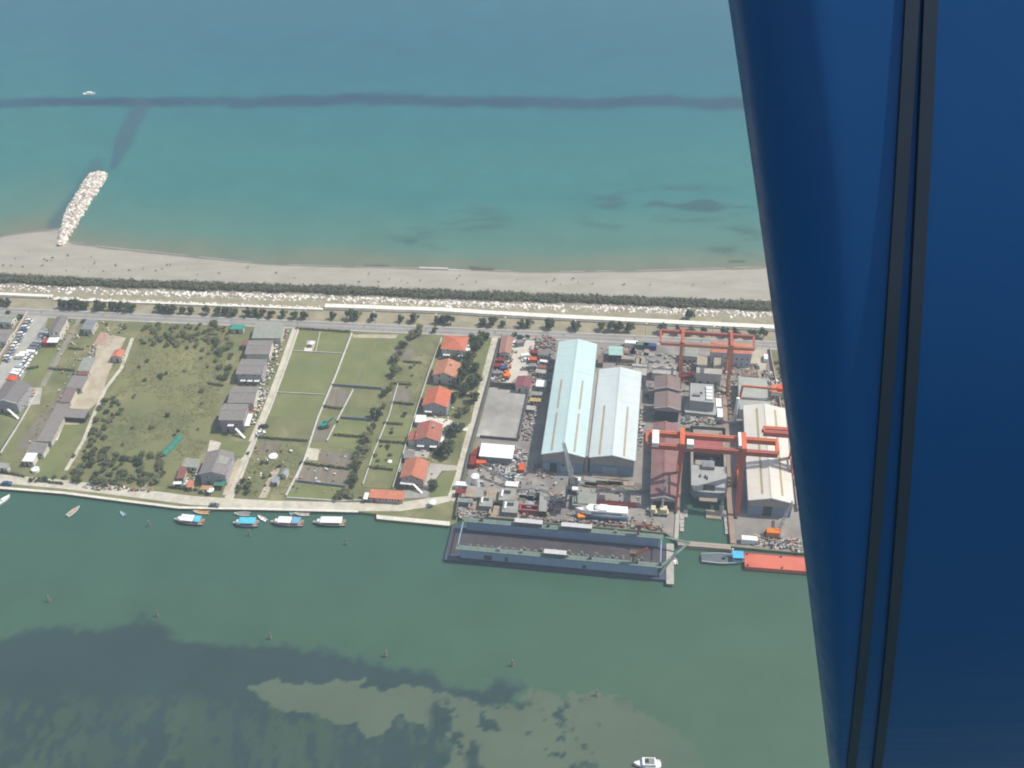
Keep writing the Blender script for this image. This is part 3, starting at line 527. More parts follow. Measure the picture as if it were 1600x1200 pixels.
building('kiosk', 'teal-roofed kiosk behind the twin sheds', 'kiosk', (951, 555), (973, 556), (951, 541), 4.0, .5, mat('teal_pale', (.33, .50, .45), (.27, .42, .38), .3, .7), ridge='x', wallm=dark)
for i, (NL, NR, FL, ze, mm, lab) in enumerate((((837, 602+2), (853, 605), (838, 594), 2.8, wht, 'white-roofed store beside the cyan shed wall, below the gravel lot'), ((830, 617), (848, 618), (832, 612), 2.6, greenroof, 'grey site cabin beside the cyan shed, near the tan tarpaulin'),
        ((827, 627), (846, 628), (828, 622), 2.4, mat('ochre_tarp', (.45, .33, .15), (.36, .26, .12), .4, .8), 'ochre-roofed site cabin beside the concrete pad wall'), ((822, 640), (836, 641), (824, 634), 2.5, concrete, 'pale site cabin at the pad corner, lowest of the line'),
        ((843, 565), (856, 567), (844, 562), 2.4, wht, 'white cabin roof beside the burgundy one near the gravel lot'), ((840, 575), (855, 577), (842, 570), 2.6, redsheet, 'burgundy cabin roof beside the cyan shed'), ((836, 582), (854, 584), (838, 577), 2.6, concrete, 'pale cabin with cluttered roof beside the cyan shed'),
        ((842, 555), (861, 556), (844, 546), 3.0, greyroof2, 'dark grey store in the shed corner by the coast road'), ((1065, 556), (1091, 558), (1067, 543), 4.2, greenroof, 'grey-green flat workshop under the far gantry crane'), ((1089, 570), (1105, 571), (1090, 557), 5.2, mat('tan_sheet', (.36, .31, .24), (.29, .25, .19), .3, .8), 'tan cabin block under the far gantry crane'),
        ((1115, 572), (1126, 573), (1116, 558), 5.0, mat('tan_sheet', (0, 0, 0)), 'narrow tan cabin beside the tan block'), ((1088, 583), (1128, 585), (1089, 575), 6.5, concrete, 'long grey-roofed assembly hall behind the slipway'), ((986, 585), (1010, 587), (988, 569), 4.0, concrete, 'flat grey workshop behind the pale grey shed'),
        ((1018, 583), (1056, 586), (1020, 572), 3.8, concrete, 'flat grey workshop with two roof vents by the brown sheds'), ((1154, 622), (1200, 625), (1155, 589), 5.0, mat('pale_green_grey', (.36, .37, .33), (.29, .30, .27), .2, .85), 'large flat green-grey hall behind the cream shed'),
        ((1156, 640), (1205, 642), (1156, 625), 4.6, mat('pale_green_grey', (0, 0, 0)), 'low flat green-grey hall touching the cream shed'), ((1206, 613), (1222, 614), (1207, 600), 4, tilem('orange_tiles', (0, 0, 0)), 'orange-brown roofed hut at the yard edge'))):
    building('workshop' if ze > 3 else 'cabin', lab, 'workshop' if ze > 3 else 'cabin', NL, NR, FL, ze, .15, mm, ridge='mono', wins=3, side=False, over=.2)

# ------------------------------------------------------------------ gantry cranes
def local(P, o, rz=YRZ):
    d = P-o; c, s = math.cos(-rz), math.sin(-rz); return Vector((d.x*c-d.y*s, d.x*s+d.y*c, d.z))
def gantry(label, FLp, FRp, NLp, z, legs, bw, spread, m, m2, cabins, group='orange gantry cranes'):
    A = G(*FLp, z); B = G(*FRp, z); C = G(*NLp, z); o = Vector((C.x, C.y, Z0)); t = thing('gantry_crane', label, 'crane', o, YRZ, group)
    a, b_, c = local(A, o), local(B, o), local(C, o); L = b_.x-a.x; S = a.y-c.y; zz = z-Z0; x0 = a.x*.5
    for y, mm in ((S, m), (0, m2)):
        g = MB().box(x0, x0+L, y-bw/2, y+bw/2, zz-bw*1.25, zz).build('girder', mm, t)
        MB().bar((x0, y-bw/2-.1, zz+1), (x0+L, y-bw/2-.1, zz+1), .06).build('handrail', steel, g)
        MB().box(x0, x0+L, y-.12, y+.12, zz, zz+.15).build('trolley_rail', steel, g)
    for x in (x0, x0+L): MB().box(x-bw*.35, x+bw*.35, bw/2, S-bw/2, zz-bw, zz-.05).build('end_beam', m, t)
    for i, xp in enumerate(legs):
        x = local(G(xp, NLp[1]+(NLp[1]-FLp[1])*-.5 + (xp-NLp[0])*.078, z), o).x
        MB().box(x-bw*.55, x+bw*.55, -1.2, S+1.2, zz+.2, zz+bw*1.0).build('portal_beam', m, t)
        tw = bw*(.5 if i == 0 else .85)
        for y0, y1 in ((S-.6, S/2+spread), (.6, S/2-spread)):
            r = []
            for k, hw in ((0, .5), (1, tw)):
                yy = y1+(y0-y1)*k; h = .6+(zz-.6-bw*1.2)*k; r.append([(x-hw*.8, yy-hw, h), (x+hw*.8, yy-hw, h), (x+hw*.8, yy+hw, h), (x-hw*.8, yy+hw, h)])
            lg = MB().loft(r).build('leg', m2, t)
            MB().box(x-.5, x+.5, y1-1.6, y1+1.6, .05, .75).build('bogie', dark, lg)
            MB().tube((x+.95, y1+.1, .8), (x+.9, y0+.1, zz-2), .18, n=6).build('stair_tube', m, lg)
        MB().bar((x, S/2-spread*.62, zz*.38), (x, S/2+spread*.62, zz*.38), .6, .8).build('tie_beam', m, t)
    for (cx, cy, cz, sx, sy, sz, mm) in cabins:
        p = local(G(cx, cy, z+cz), o); MB().box(p.x-sx/2, p.x+sx/2, p.y-sy/2, p.y+sy/2, p.z, p.z+sz).build('machinery_house', mm, t)
    return t
redor = mat('crane_red', (.47, .105, .065), (.38, .08, .052), .3, .6); paleor = mat('crane_faded_orange', (.55, .21, .11), (.45, .16, .085), .3, .6)
gantry('near orange gantry crane spanning the dry dock with white machinery house', (1012, 673), (1214, 689), (1011, 692), 31, (1066, 1162), 1.7, 9, orange, redor,
       ((1024, 688, .6, 2.6, 8, 2.0, wht), (1078, 697, -.6, 2.6, 3.2, 2.2, wht), (1155.5, 690, .6, 1.1, 8, 1.4, wht)))
gantry('far red-orange gantry crane spanning the yard by the coast road', (1033, 515), (1178, 526), (1032, 534), 25, (1067, 1143), 1.15, 8, redor, paleor, ())
gantry('orange box-girder gantry crane over the cream shed, partly hidden by the aircraft', (1194, 667), (1400, 684), (1192, 673), 27, (1245, 1370), 1.7, 6, orange, redor, ())
def lattice(a, b, w, n, up=(0, 0, 1), r=.09, w2=None):
    a, b = Vector(a), Vector(b); d = (b-a).normalized(); x = d.cross(Vector(up)).normalized(); y = x.cross(d); m = MB(); w2 = w2 or w; prev = None
    for k in range(n+1):
        p = a+(b-a)*(k/n); ww = w+(w2-w)*k/n; c = [p+x*(i*ww/2)+y*(j*ww/2) for i, j in ((-1, -1), (1, -1), (1, 1), (-1, 1))]
        if prev:
            for i in range(4): m.bar(prev[i], c[i], r*1.6); m.bar(prev[i], c[(i+1) % 4], r)
        prev = c
    return m
# harbour crane beside the twin sheds
o = G(893, 786); t = thing('harbour_crane', 'grey lattice-jib harbour crane with white cab in front of the twin sheds', 'crane', o, YRZ)
for sx in (-2.6, 2.6):
    for sy in (-2.6, 2.6): MB().bar((sx, sy, 0), (sx*.7, sy*.7, 7), .6).build('leg', steel, t)
MB().box(-2.4, 2.4, -2.4, 2.4, 7, 7.7).build('portal', steel, t); MB().tube((0, 0, 7.7), (0, 0, 9.5), 1.4, n=12).build('slew_ring', dark, t)
mh = MB().box(-1.5, 2.2, -5.5, 1.5, 9.5, 12.5).build('machinery_house', dark, t); MB().box(1.3, 3.2, .4, 2.4, 9.6, 12.0).build('cab', wht, t)
MB().box(.3, 2.6, -6.4, -4.6, 12.5, 13.3).build('counterweight', wht, t)
JT = tuple(local(G(881, 692, Z0+25), Vector(o))); lattice((0, 1.5, 10), JT, 1.5, 12, r=.13, w2=.8).build('jib', mat('light_steel', (.36, .38, .38), (.28, .3, .3), .5, .6), t); lattice((0, -2.5, 12.5), (-.5, 1.0, 19), 1.2, 5, r=.13).build('a_frame', steel, t)
MB().tube((-.5, 1.0, 19), JT, .08, n=5).build('stay', dark, t); MB().tube(JT, (JT[0], JT[1], 14), .07, n=5).build('hoist_rope', dark, t); MB().box(JT[0]-.4, JT[0]+.4, JT[1]-.4, JT[1]+.4, 13, 14.2).build('hook_block', dark, t)
# orange slewing jib crane by the green-grey hall
o = G(1152, 640); t = thing('jib_crane', 'slender orange slewing jib crane beside the green-grey hall', 'crane', o, YRZ)
MB().bar((0, 0, 0), (1.2, 3, 11), .9).build('mast', orange, t); MB().bar((1.2, 3, 11), (16.5, 3, 10.6), .7, .9).build('jib', orange, t); MB().box(16, 20, 2, 4.2, 9.8, 11.6).build('trolley', cm((240, 90, 50), .9), t); MB().box(-1.2, 1.2, -1.2, 1.2, 0, .6).build('foot', dark, t); MB().box(.4, 2.4, -1, .4, 2.2, 4.6).build('cab', mat('tan_sheet', (0, 0, 0)), t)
# crawler crane on the dock pier
def crawler(label, p, jib, m):
    t = thing('crawler_crane', label, 'crane', G(*p), YRZ)
    for s in (-1.3, 1.3): MB().prism([(-3, s-.45), (3, s-.45), (3, s+.45), (-3, s+.45)], .05, 1).build('track', dark, t)
    MB().box(-2.6, 2.4, -1.4, 1.4, 1.1, 3.2).build('house', m, t); MB().box(1, 2.8, .3, 1.4, 1.3, 3.4).build('cab', m, t); lattice((1.5, 0, 2), jib, 1, 8, r=.12, w2=.5).build('jib', steel, t)
    return t
crawler('orange crawler crane with blue lattice jib on the dock pier', (1207, 838), (7, 10, 10), cm((230, 130, 45), .8))
crawler('white crawler crane with long pale jib on the scrap heap', (800, 765), (-14, 8, 5), wht)
# pale beacon mast lying upright beside the dock, white column
o = G(1147, 660); t = thing('white_column', 'tall white tubular column standing beside the dry dock', 'column', o); MB().tube((0, 0, 0), (.3, 0, 13.5), .75, n=10).build('tube', wht, t); MB().box(-1.9, -.9, -.6, .5, 0, 1.2).build('junction_box', wht, t)
# raft of yellow-white buoyant tanks with a jib beside the red-brown shed
o = G(1030, 803); t = thing('mobile_crane', 'pale yellow mobile crane with long boom in front of the red-brown shed', 'crane', o, YRZ)
pale_y = mat('pale_yellow', (.62, .55, .36), (.5, .44, .28), .5, .7)
MB().box(-3.5, 3.5, -1.4, 1.4, .9, 1.7).build('chassis', pale_y, t); MB().box(-3.4, -1.6, -1.3, 1.3, 1.7, 3.2).build('cab', pale_y, t); MB().box(.2, 2.9, -1.2, 1.2, 1.75, 3.5).build('slewing_house', pale_y, t); MB().bar((.8, 0, 3), (2.2, 9, 12), .8).build('boom', steel, t)
for x in (-2.6, -1.2, 1.2, 2.6):
    for y in (-1.35, 1.35): MB().tube((x, y-.25, .55), (x, y+.25, .55), .55, n=10).build('wheel', dark, t)

# ------------------------------------------------------------------ floating dock
o = G(694, 878, 0); e = G(1042, 910, 0); rz = math.atan2(e.y-o.y, e.x-o.x); L = (e-o).length
t = thing('floating_dock', 'long blue floating dry dock with green-topped wing walls moored at the quay', 'floating dock', o, rz)
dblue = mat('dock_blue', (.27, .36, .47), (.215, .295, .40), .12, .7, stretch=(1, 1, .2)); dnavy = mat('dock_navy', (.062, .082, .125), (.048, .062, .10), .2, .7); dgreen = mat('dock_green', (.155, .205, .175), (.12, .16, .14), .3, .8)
ddeck = mat('dock_deck', (.085, .078, .08), (.05, .048, .055), .15, .85, c3=(.07, .062, .065)); ZT = 6.5; DW = local(G(726, 808, ZT+.2), o, rz).y+.65
MB().box(0, L, 0, DW, -2, 1.3).build('pontoon', dnavy, t); MB().box(.6, L-.6, 3.6, DW-3.6, 1.3, 1.36).build('deck_plating', ddeck, t)
xa, xb = 6.2, L-3.8
for nm, y0, y1 in (('near', .9, 2.9), ('far', DW-2.9, DW-.9)):
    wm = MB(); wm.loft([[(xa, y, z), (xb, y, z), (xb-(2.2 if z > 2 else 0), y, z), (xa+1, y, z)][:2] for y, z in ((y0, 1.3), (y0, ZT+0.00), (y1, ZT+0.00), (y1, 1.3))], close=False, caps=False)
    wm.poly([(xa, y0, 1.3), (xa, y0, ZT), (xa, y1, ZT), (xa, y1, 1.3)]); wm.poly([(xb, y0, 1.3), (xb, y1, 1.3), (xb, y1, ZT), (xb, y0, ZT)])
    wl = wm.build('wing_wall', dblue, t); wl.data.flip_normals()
    MB().box(xa-1.8, xb+1.6, y0-.25, y1+.25, ZT+0.02, ZT+0.25).build('walkway', dgreen, wl)
    rl = MB()
    for y in (y0-.2, y1+.2):
        rl.bar((xa-1.6, y, ZT+1.30), (xb+1.4, y, ZT+1.30), .07)
        for k in range(40): x = xa-1.5+k*(xb-xa+2.8)/39; rl.bar((x, y, ZT+0.25), (x, y, ZT+1.30), .06)
    rl.build('railing', dgreen, wl)
    MB().box(xa, xb, y0-.06 if nm == 'near' else y0-.08, y0-.01, 1.32, 2.2).build('rubbing_strake', dnavy, wl)
    for x in ((xa+9, 14), (xa+17, 13)) if nm == 'near' else (): MB().box(x[0], x[0]+(3 if x[1] == 14 else 1), y0-.2, y0-.03, 2.6, 4.6).build('hatch', dnavy, wl)
    if nm == 'near':
        MB().box(xa+46, xa+47.4, y0-.2, y0-.03, 2.6, 4.2).build('hatch', dnavy, wl)
for (x0_, x1_, far) in ((L*.45, L*.55, 0), (L*.295, L*.425, 1), (L*.51, L*.65, 1)):
    y = DW-1.9 if far else 1.9; c = MB().box(x0_, x1_, y-1.1, y+1.1, ZT+2.20, ZT+2.35).build('canopy', mat('grey_white_roof', (.52, .50, .49), (.44, .42, .41), .4, .8), t)
    for q in range(5): x = x0_+.3+(x1_-x0_-.6)*q/4; MB().box(x-.08, x+.08, y-.9, y+.9, ZT+0.26, ZT+2.19).build('post_frame', steel, c)
random.seed(3)
blk = MB().box(-.55, .55, -.5, .5, 0, 1.0).box(-.35, .35, -.35, .35, 1.0, 1.5).mesh('keel_block', mat('keel_timber', (.26, .22, .19), (.18, .15, .13), .8, .9))
for i in range(24): put('keel_block', blk, t, (9+i*(L-20)/23+random.uniform(-.3, .3), 7.6, 1.37))
for i in range(9): put('keel_block', blk, t, (30+i*5.4+random.uniform(-1, 1), DW*.47+random.uniform(-.3, .3), 1.37))
for i in range(9): MB().box(-.5, .5, -.4, .4, 0, 1.2).build('capstan', random.choice((wht, steel, dark)), t, (12+i*8.6, 1.9 if i % 3 else DW-1.9, ZT+0.26))
for (x, far) in ((L*.845, 0), (L*.86, 1)):
    y = DW-1.9 if far else 1.9; c = MB(); c.tube((x, y, ZT+0.30), (x, y, ZT+4.50), .45, n=8); cc = c.build('deck_crane', rust, t); lattice((x-.5, y, ZT+4), (x+5, y+(1.5 if not far else -1)  , ZT+7), .9, 6, r=.1, w2=.5).build('jib', cm((190, 100, 60), .7), cc); MB().box(x-1.4, x+.9, y-.8, y+.8, ZT+4.40, ZT+6).build('cab', rust, cc)
for (a_, b_) in (((xb+1.5, 2, ZT+0.10), (L+7.5, 15, ZT+0.10)), ((L+7.5, 15, ZT+0.10), (xb+2.5, DW-2, ZT+0.10)), ((xb+1, 1, 2.5), (L+2.5, 8, 8))): MB().bar(a_, b_, .9, .35).build('gangway', dgreen, t)
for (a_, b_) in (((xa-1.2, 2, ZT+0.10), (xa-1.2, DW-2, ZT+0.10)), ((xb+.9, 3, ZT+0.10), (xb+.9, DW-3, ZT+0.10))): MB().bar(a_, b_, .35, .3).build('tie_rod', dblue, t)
MB().box(L*.905, L*.945, 5, 7.5, 1.37, 2.4).build('pump_box', rust, t)
# jetty and small boat at its end
o = G(1047, 913, 1.3); b = G(1047, 850, 1.3); jt = thing('jetty', 'narrow grey concrete jetty at the end of the floating dock', 'jetty', (o.x, o.y, 0), math.atan2(b.y-o.y, b.x-o.x)-math.pi/2)
JL = (b-o).length; MB().box(-1.4, 1.4, 0, JL, .9, 1.5).build('deck', concrete, jt)
for k in range(7):
    for s in (-1.1, 1.1): MB().tube((s, 1+k*(JL-2)/6, -3), (s, 1+k*(JL-2)/6, .9), .22, n=8).build('pile', concrete, jt)

# ------------------------------------------------------------------ dry dock, gate and ship
A, Bq = G(1058, 848, 1.6), G(1143, 855, 1.6); o = Vector((A.x, A.y, 0)); t = thing('dock_gate', 'tan concrete caisson gate closing the mouth of the dry dock', 'dock gate', o, math.atan2(Bq.y-A.y, Bq.x-A.x)); GL = (Bq-A).length
MB().box(.2, GL-.2, -1.3, 1.3, -3, 1.7).build('caisson', mat('tan_concrete', (.36, .30, .24), (.28, .24, .19), .3, .9), t); MB().bar((.3, -1.1, 2.7), (GL-.3, -1.1, 2.7), .08).build('railing', steel, t)
grey1 = mat('primer_grey', (.36, .365, .34), (.29, .295, .28), .2, .75); grey2 = mat('primer_tan', (.32, .28, .225), (.24, .2, .16), .3, .85)
def beam_col(lab, pts, wd, h, m): return wall('dock_kerb', lab, pts, h, wd, m, 'dock wall')
beam_col('pale kerb on the west wall of the dry dock', [(1056.5, 843), (1061, 762), (1065, 700)], 1.6, .5, concrete); beam_col('rusty crane rail kerb on the east wall of the dry dock', [(1145.5, 850), (1140, 790), (1134, 700), (1132.5, 620)], 2.0, .4, mat('rusty_concrete', (.33, .235, .18), (.25, .18, .14), .3, .9))
for (p, q, lab) in (((1066, 800), (1065, 834), 'grey fender pontoon along the west dock wall'), ((1071.5, 797), (1071, 811), 'short grey fender pontoon along the west dock wall'), ((1127, 790), (1128, 812), 'short white-grey work punt along the east dock wall'), ((1134.5, 798), (1136.5, 838), 'long grey fender pontoon along the east dock wall')):
    a_, b_ = G(*p, .6), G(*q, .6); m = MB(); n = int((b_-a_).length/2.2)
    tt = thing('fender_pontoon', lab, 'pontoon', Vector((a_.x, a_.y, 0)), math.atan2(b_.y-a_.y, b_.x-a_.x))
    for k in range(n): MB().box(k*2.2, k*2.2+2.0, -.8+random.uniform(-.15, .15), .8, -.4, .7+random.uniform(-.1, .15)).build('float', concrete, tt)
# hull block on the slip: a grey superstructure block
o = G(1070, 650); t = thing('ship_block', 'grey ship superstructure block with white hatch covers on the slip', 'ship block', o, YRZ)
MB().prism([(0, 0), (13, -.6), (14, 3), (12.5, 14), (2, 14), (-.6, 3)], .3, 2.2).build('bulwark', grey1, t); MB().prism([(1.6, 2.2), (12, 1.6), (12, 14.6), (1.8, 14.6)], 2.2, 7.2).build('deckhouse', grey1, t)
for q in range(4): MB().box(8.6, 11.3, 3+q*2.4, 4.9+q*2.4, 7.2, 7.9).build('hatch_cover', wht, t)
MB().box(3, 6, 5, 6.4, 7.2, 8.2).build('coaming', steel, t); MB().box(6, 7, 7, 8.5, 7.22, 7.4).build('opening', darkdoor, t)
# the ship in the dock
o = G(1077, 786, 0); t = thing('ship_hull', 'unfinished grey ship hull with open hold lying in the dry dock', 'ship', o, math.atan2(EV.y, EV.x)-math.pi/2)
SH = 6.5; Bm = 14.6; Ls = 41
outer = [(0, 4), (1.0, .6), (4, 0), (Bm-4, 0), (Bm-1.0, .6), (Bm, 4), (Bm, Ls), (0, Ls)]
m = MB(); n = len(outer); r0 = [(Bm/2+(x-Bm/2)*.8, y*.98+3 if y < 10 else y, -1.2) for x, y in outer]; r1 = [(x, y, 2.5) for x, y in outer]; r2 = [(x, y, SH) for x, y in outer]; m.loft([r0, r1, r2]); m.f.pop()
m.build('hull', mat('hull_grey', (.19, .22, .235), (.14, .165, .18), .3, .75), t)
MB().prism([(.2, 4.1), (1.1, .8), (4, .2), (Bm-4, .2), (Bm-1.1, .8), (Bm-.2, 4.1), (Bm-.2, 16), (.2, 16)], SH-.6, SH-.1).build('aft_deck', grey1, t)
MB().box(.3, Bm-.3, 16, 29, .1, .35).build('hold_floor', dnavy, t)
for x in (.1, Bm-1.1): MB().box(x, x+1.0, 16.02, 32, SH-.5, SH-.05).build('side_deck', grey2, t)
MB().box(1.2, Bm-1.2, 29, Ls-1, 0, SH-1).build('forward_block', grey2, t); MB().box(.4, Bm-.4, 15.4, 16.02, -.8, SH-.62).build('bulkhead', grey2, t)
MB().box(4.6, 9.5, 13.5, 17.5, SH-.1, SH+1.6).build('machinery_casing', steel, t); MB().box(2, 9, 17.6, 20.5, SH-3.2, SH-1.2).build('tween_deck', grey2, t); MB().box(5, 9.5, 1.2, 4.2, SH-.1, SH+.3).build('winch_platform', dark, t)
MB().box(3.6, 10.6, -2.2, .1, SH-3.2, SH-2.6).build('stern_platform', grey2, t)
for (x, y) in ((5.6, 8.4), (6.3, 7.6), (3.6, 8.6)): MB().box(x, x+.5, y, y+1.3, SH-.1, SH+.7).build('bollard', dark, t)
for i in range(8): MB().box(2+i*1.4, 2.9+i*1.4, 30.5+(i*37 % 5), 32+(i*37 % 5), SH-1, SH+random.uniform(.1, 1.2)).build('stowed_crate', random.choice((grey2, rust, dark, cm((40, 80, 150)))), t)
# pink-red open roof section standing ahead of the ship under the crane
o = G(1083, 694, 9); t = thing('hull_section', 'upturned red-primed hull section propped ahead of the ship', 'hull section', Vector((o.x, o.y, 0)), YRZ)
pr = mat('red_primer', (.36, .10, .095), (.28, .08, .075), .3, .8)
m = MB(); m.loft([[(0, 0, 7.4), (12.5, 0, 7.0), (12.5, .3, 7.2), (0, .3, 7.6)], [(0, 6, 8.6), (12.5, 6, 8.2), (12.5, 6.3, 8.4), (0, 6.3, 8.8)]]); m.build('plating', pr, t)
for x in (.2, 12): 
    for y in (.2, 5.8): MB().bar((x, y, -.6), (x, y, 7.2), .35).build('prop', steel, t)

# ------------------------------------------------------------------ boats and vessels
def hull_mesh(Lh, Bh, H, m, name='hull', stern=.75, sheer=.35):
    rings = []; N = 9
    for k in range(N):
        f = k/(N-1); wv = Bh/2*(stern+(1-stern)*min(1, f*3.0)) if f < .33 else Bh/2*max(.03, 1-((f-.33)/.67)**2.2); z = H+sheer*max(0, f-.4)**2*3; x = -Lh/2+Lh*f
        rings.append([(x, -wv, z), (x-(.0 if f < .9 else .3), -wv*.72, -.35), (x-(.0 if f < .9 else .3), wv*.72, -.35), (x, wv, z)])
    b = MB(); b.loft(rings, close=False, caps=False); b.poly([r for r in rings[0]][::-1]); return b.mesh(name, m), rings
def deck_of(rings, inset, dz):
    b = MB(); pts = [(r[0][0], r[0][1]*inset, r[0][2]-dz) for r in rings] ; k = len(rings)
    for a in range(k-1):
        A, B2 = rings[a], rings[a+1]; b.poly([(A[0][0], A[0][1]*inset, A[0][2]-dz), (A[3][0], A[3][1]*inset, A[3][2]-dz), (B2[3][0], B2[3][1]*inset, B2[3][2]-dz), (B2[0][0], B2[0][1]*inset, B2[0][2]-dz)][::-1])
    return b
def boat(name, label, cat, p, Lh, Bh, H, deg, hm, dm, group=None, base=0.):
    o = G(*p, base); t = thing(name, label, cat, Vector((o.x, o.y, base)), R(deg), group); me, rg = hull_mesh(Lh, Bh, H, hm); put('hull', me, t); deck_of(rg, .93, .18).build('deck', dm, t)
    g = MB(); 
    for a in range(len(rg)-1): g.bar(rg[a][0], rg[a+1][0], .14, .12); g.bar(rg[a][3], rg[a+1][3], .14, .12)
    g.build('gunwale', wht if hm is not wht else steel, t); return t
navy = mat('boat_blue', (.04, .12, .27), (.03, .09, .2), .5, .5); wood = mat('boat_wood', (.36, .26, .15), (.26, .18, .1), 1, .8); boatred = mat('boat_red', (.36, .06, .045), (.28, .05, .04), .5, .6); tq = mat('turquoise_tarp', (.10, .50, .62), (.08, .42, .54), .5, .7); tblue = mat('blue_tarp', (.18, .36, .52), (.15, .3, .45), .5, .7)
gw = mat('gloss_white', (.80, .79, .76), (.72, .71, .68), .6, .35)
FB = 'canopied fishing boats moored along the lagoon quay'
def canopy(t, x0, x1, w_, z, m, name='canopy'):
    c = MB(); c.loft([[(x, -w_/2, z), (x, -w_*.25, z+.28), (x, w_*.25, z+.28), (x, w_/2, z), (x, w_*.25, z+.2), (x, -w_*.25, z+.2)] for x in (x0, x1)]); k = c.build(name, m, t)
    for x in (x0+.2, x1-.2):
        for y in (-w_/2+.1, w_/2-.1): MB().bar((x, y, .7), (x, y, z), .09).build('post', steel, t)
def fishing(label, p, deg, Lh, hm, c1, c2, split):
    t = boat('fishing_boat', label, 'boat', p, Lh, 3.6, 1.0, deg, hm, wood, FB); a, z = -Lh*.42, 2.5
    canopy(t, -Lh*.40+Lh*.62*split, Lh*.26, 3.5, z, c1)
    if split: canopy(t, -Lh*.42, -Lh*.42+Lh*.62*split, 3.4, z-.05, c2)
    MB().box(Lh*.22, Lh*.36, -.8, .8, .8, 2.1).build('wheelhouse', gw, t); MB().bar((Lh*.2, .3, .8), (Lh*.2, .3, 5), .1).build('mast', steel, t); MB().tube((-Lh*.47, .6, .2), (-Lh*.47, .6, 1.6), .2, n=6).build('outboard', dark, t)
    for s in (-1, 1):
        for x in (-Lh*.3, .5): MB().tube((x, s*1.95, .3), (x, s*1.95, .95), .2, n=8).build('fender', dark, t)
    return t
fishing('fishing boat with white and turquoise canopy beside the orange dinghy', (296, 816), 172, 12, boatred, gw, tq, .34)
fishing('dark-hulled fishing boat with a single turquoise canopy', (385, 820), 178, 10, navy, tq, tq, .0)
fishing('long fishing boat with white and dull blue canopies, blue tarp alongside', (449, 819), 176, 13, boatred, gw, tblue, .40)
fishing('fishing boat with one long white canopy, nearest the jetty apron', (515, 819), 178, 13, dark, gw, gw, .0)
t = boat('motor_boat', 'white motor boat with a pale cover moored at the ditch mouth', 'boat', (6, 783), 6.5, 2.3, .8, 58, gw, gw); MB().loft([[(-1, -.7, .7), (1.6, -.6, .7), (1.6, .6, .7), (-1, .7, .7)], [(-.8, -.5, 1.5), (.8, -.45, 1.4), (.8, .45, 1.4), (-.8, .5, 1.5)]]).build('cuddy', gw, t); MB().box(-3.4, -3.0, -.3, .3, .2, 1.2).build('outboard', dark, t)
def dinghy(label, p, Lh, deg, hm, dm, group=None):
    t = boat('rowing_boat', label, 'boat', p, Lh, Lh*.34, .45, deg, hm, dm, group)
    for x in (-.25, .12): MB().box(Lh*x, Lh*x+.3, -Lh*.14, Lh*.14, .33, .39).build('thwart', wood, t)
    MB().box(-Lh*.53, -Lh*.48, -.2, .2, .1, .85).build('outboard', dark, t); return t
dinghy('long wooden rowing boat adrift off the overgrown field', (115, 800), 6.5, 58, wood, sandm); dinghy('small bright blue dinghy anchored off the field', (192, 804), 3.0, 140, navy, mat('bright_blue', (.08, .42, .68), (.06, .35, .58), .6, .6))
dinghy('orange dinghy tied to the quay wall behind a canopied boat', (315, 801), 6.5, 175, mat('dinghy_orange', (.55, .27, .06), (.45, .2, .05), .8, .7), mat('dinghy_orange', (0, 0, 0)))
dinghy('plump white dinghy moored at an angle beside the turquoise canopy', (410, 811), 4.8, 145, gw, gw); dinghy('tiny white tender tucked under the turquoise canopy boat', (403, 820), 2.4, 75, gw, gw); dinghy('dark rowing boat between the quay and the turquoise canopy boat', (379, 804), 6.5, 178, dark, steel)
dinghy('pale grey rowing boat lying along the quay wall with a bent bow', (472, 804), 6.5, 176, steel, concrete); dinghy('light blue dinghy squeezed against the quay beside the white canopy', (455, 802), 3.2, 120, navy, mat('bright_blue', (0, 0, 0)))
t = dinghy('white twin-hulled tender moored beside the narrow jetty', (1055, 877), 4.0, 95, gw, gw)
t = boat('cabin_cruiser', 'white cabin cruiser crossing the shallows at the lagoon margin', 'boat', (1011, 1196), 8.5, 3.4, 1.1, 178, gw, gw); MB().box(-2.6, 1.6, -1.4, 1.4, .9, 2.3).build('cabin', gw, t); MB().box(-2.2, .8, -1.1, 1.1, 2.3, 2.42).build('sunroof', steel, t); MB().box(-.4, .5, -.5, .5, 2.42, 2.9).build('locker', dark, t)
MB().box(-4.4, -3.8, -.8, .8, .2, 1.0).build('swim_platform', gw, t)
t = boat('motor_boat', 'white motor boat alone on the open sea beyond the dark band', 'boat', (140, 148), 8, 2.8, 1.1, 8, gw, gw); MB().box(-1.5, 1.5, -.9, .9, .9, 2.0).build('cabin', gw, t)
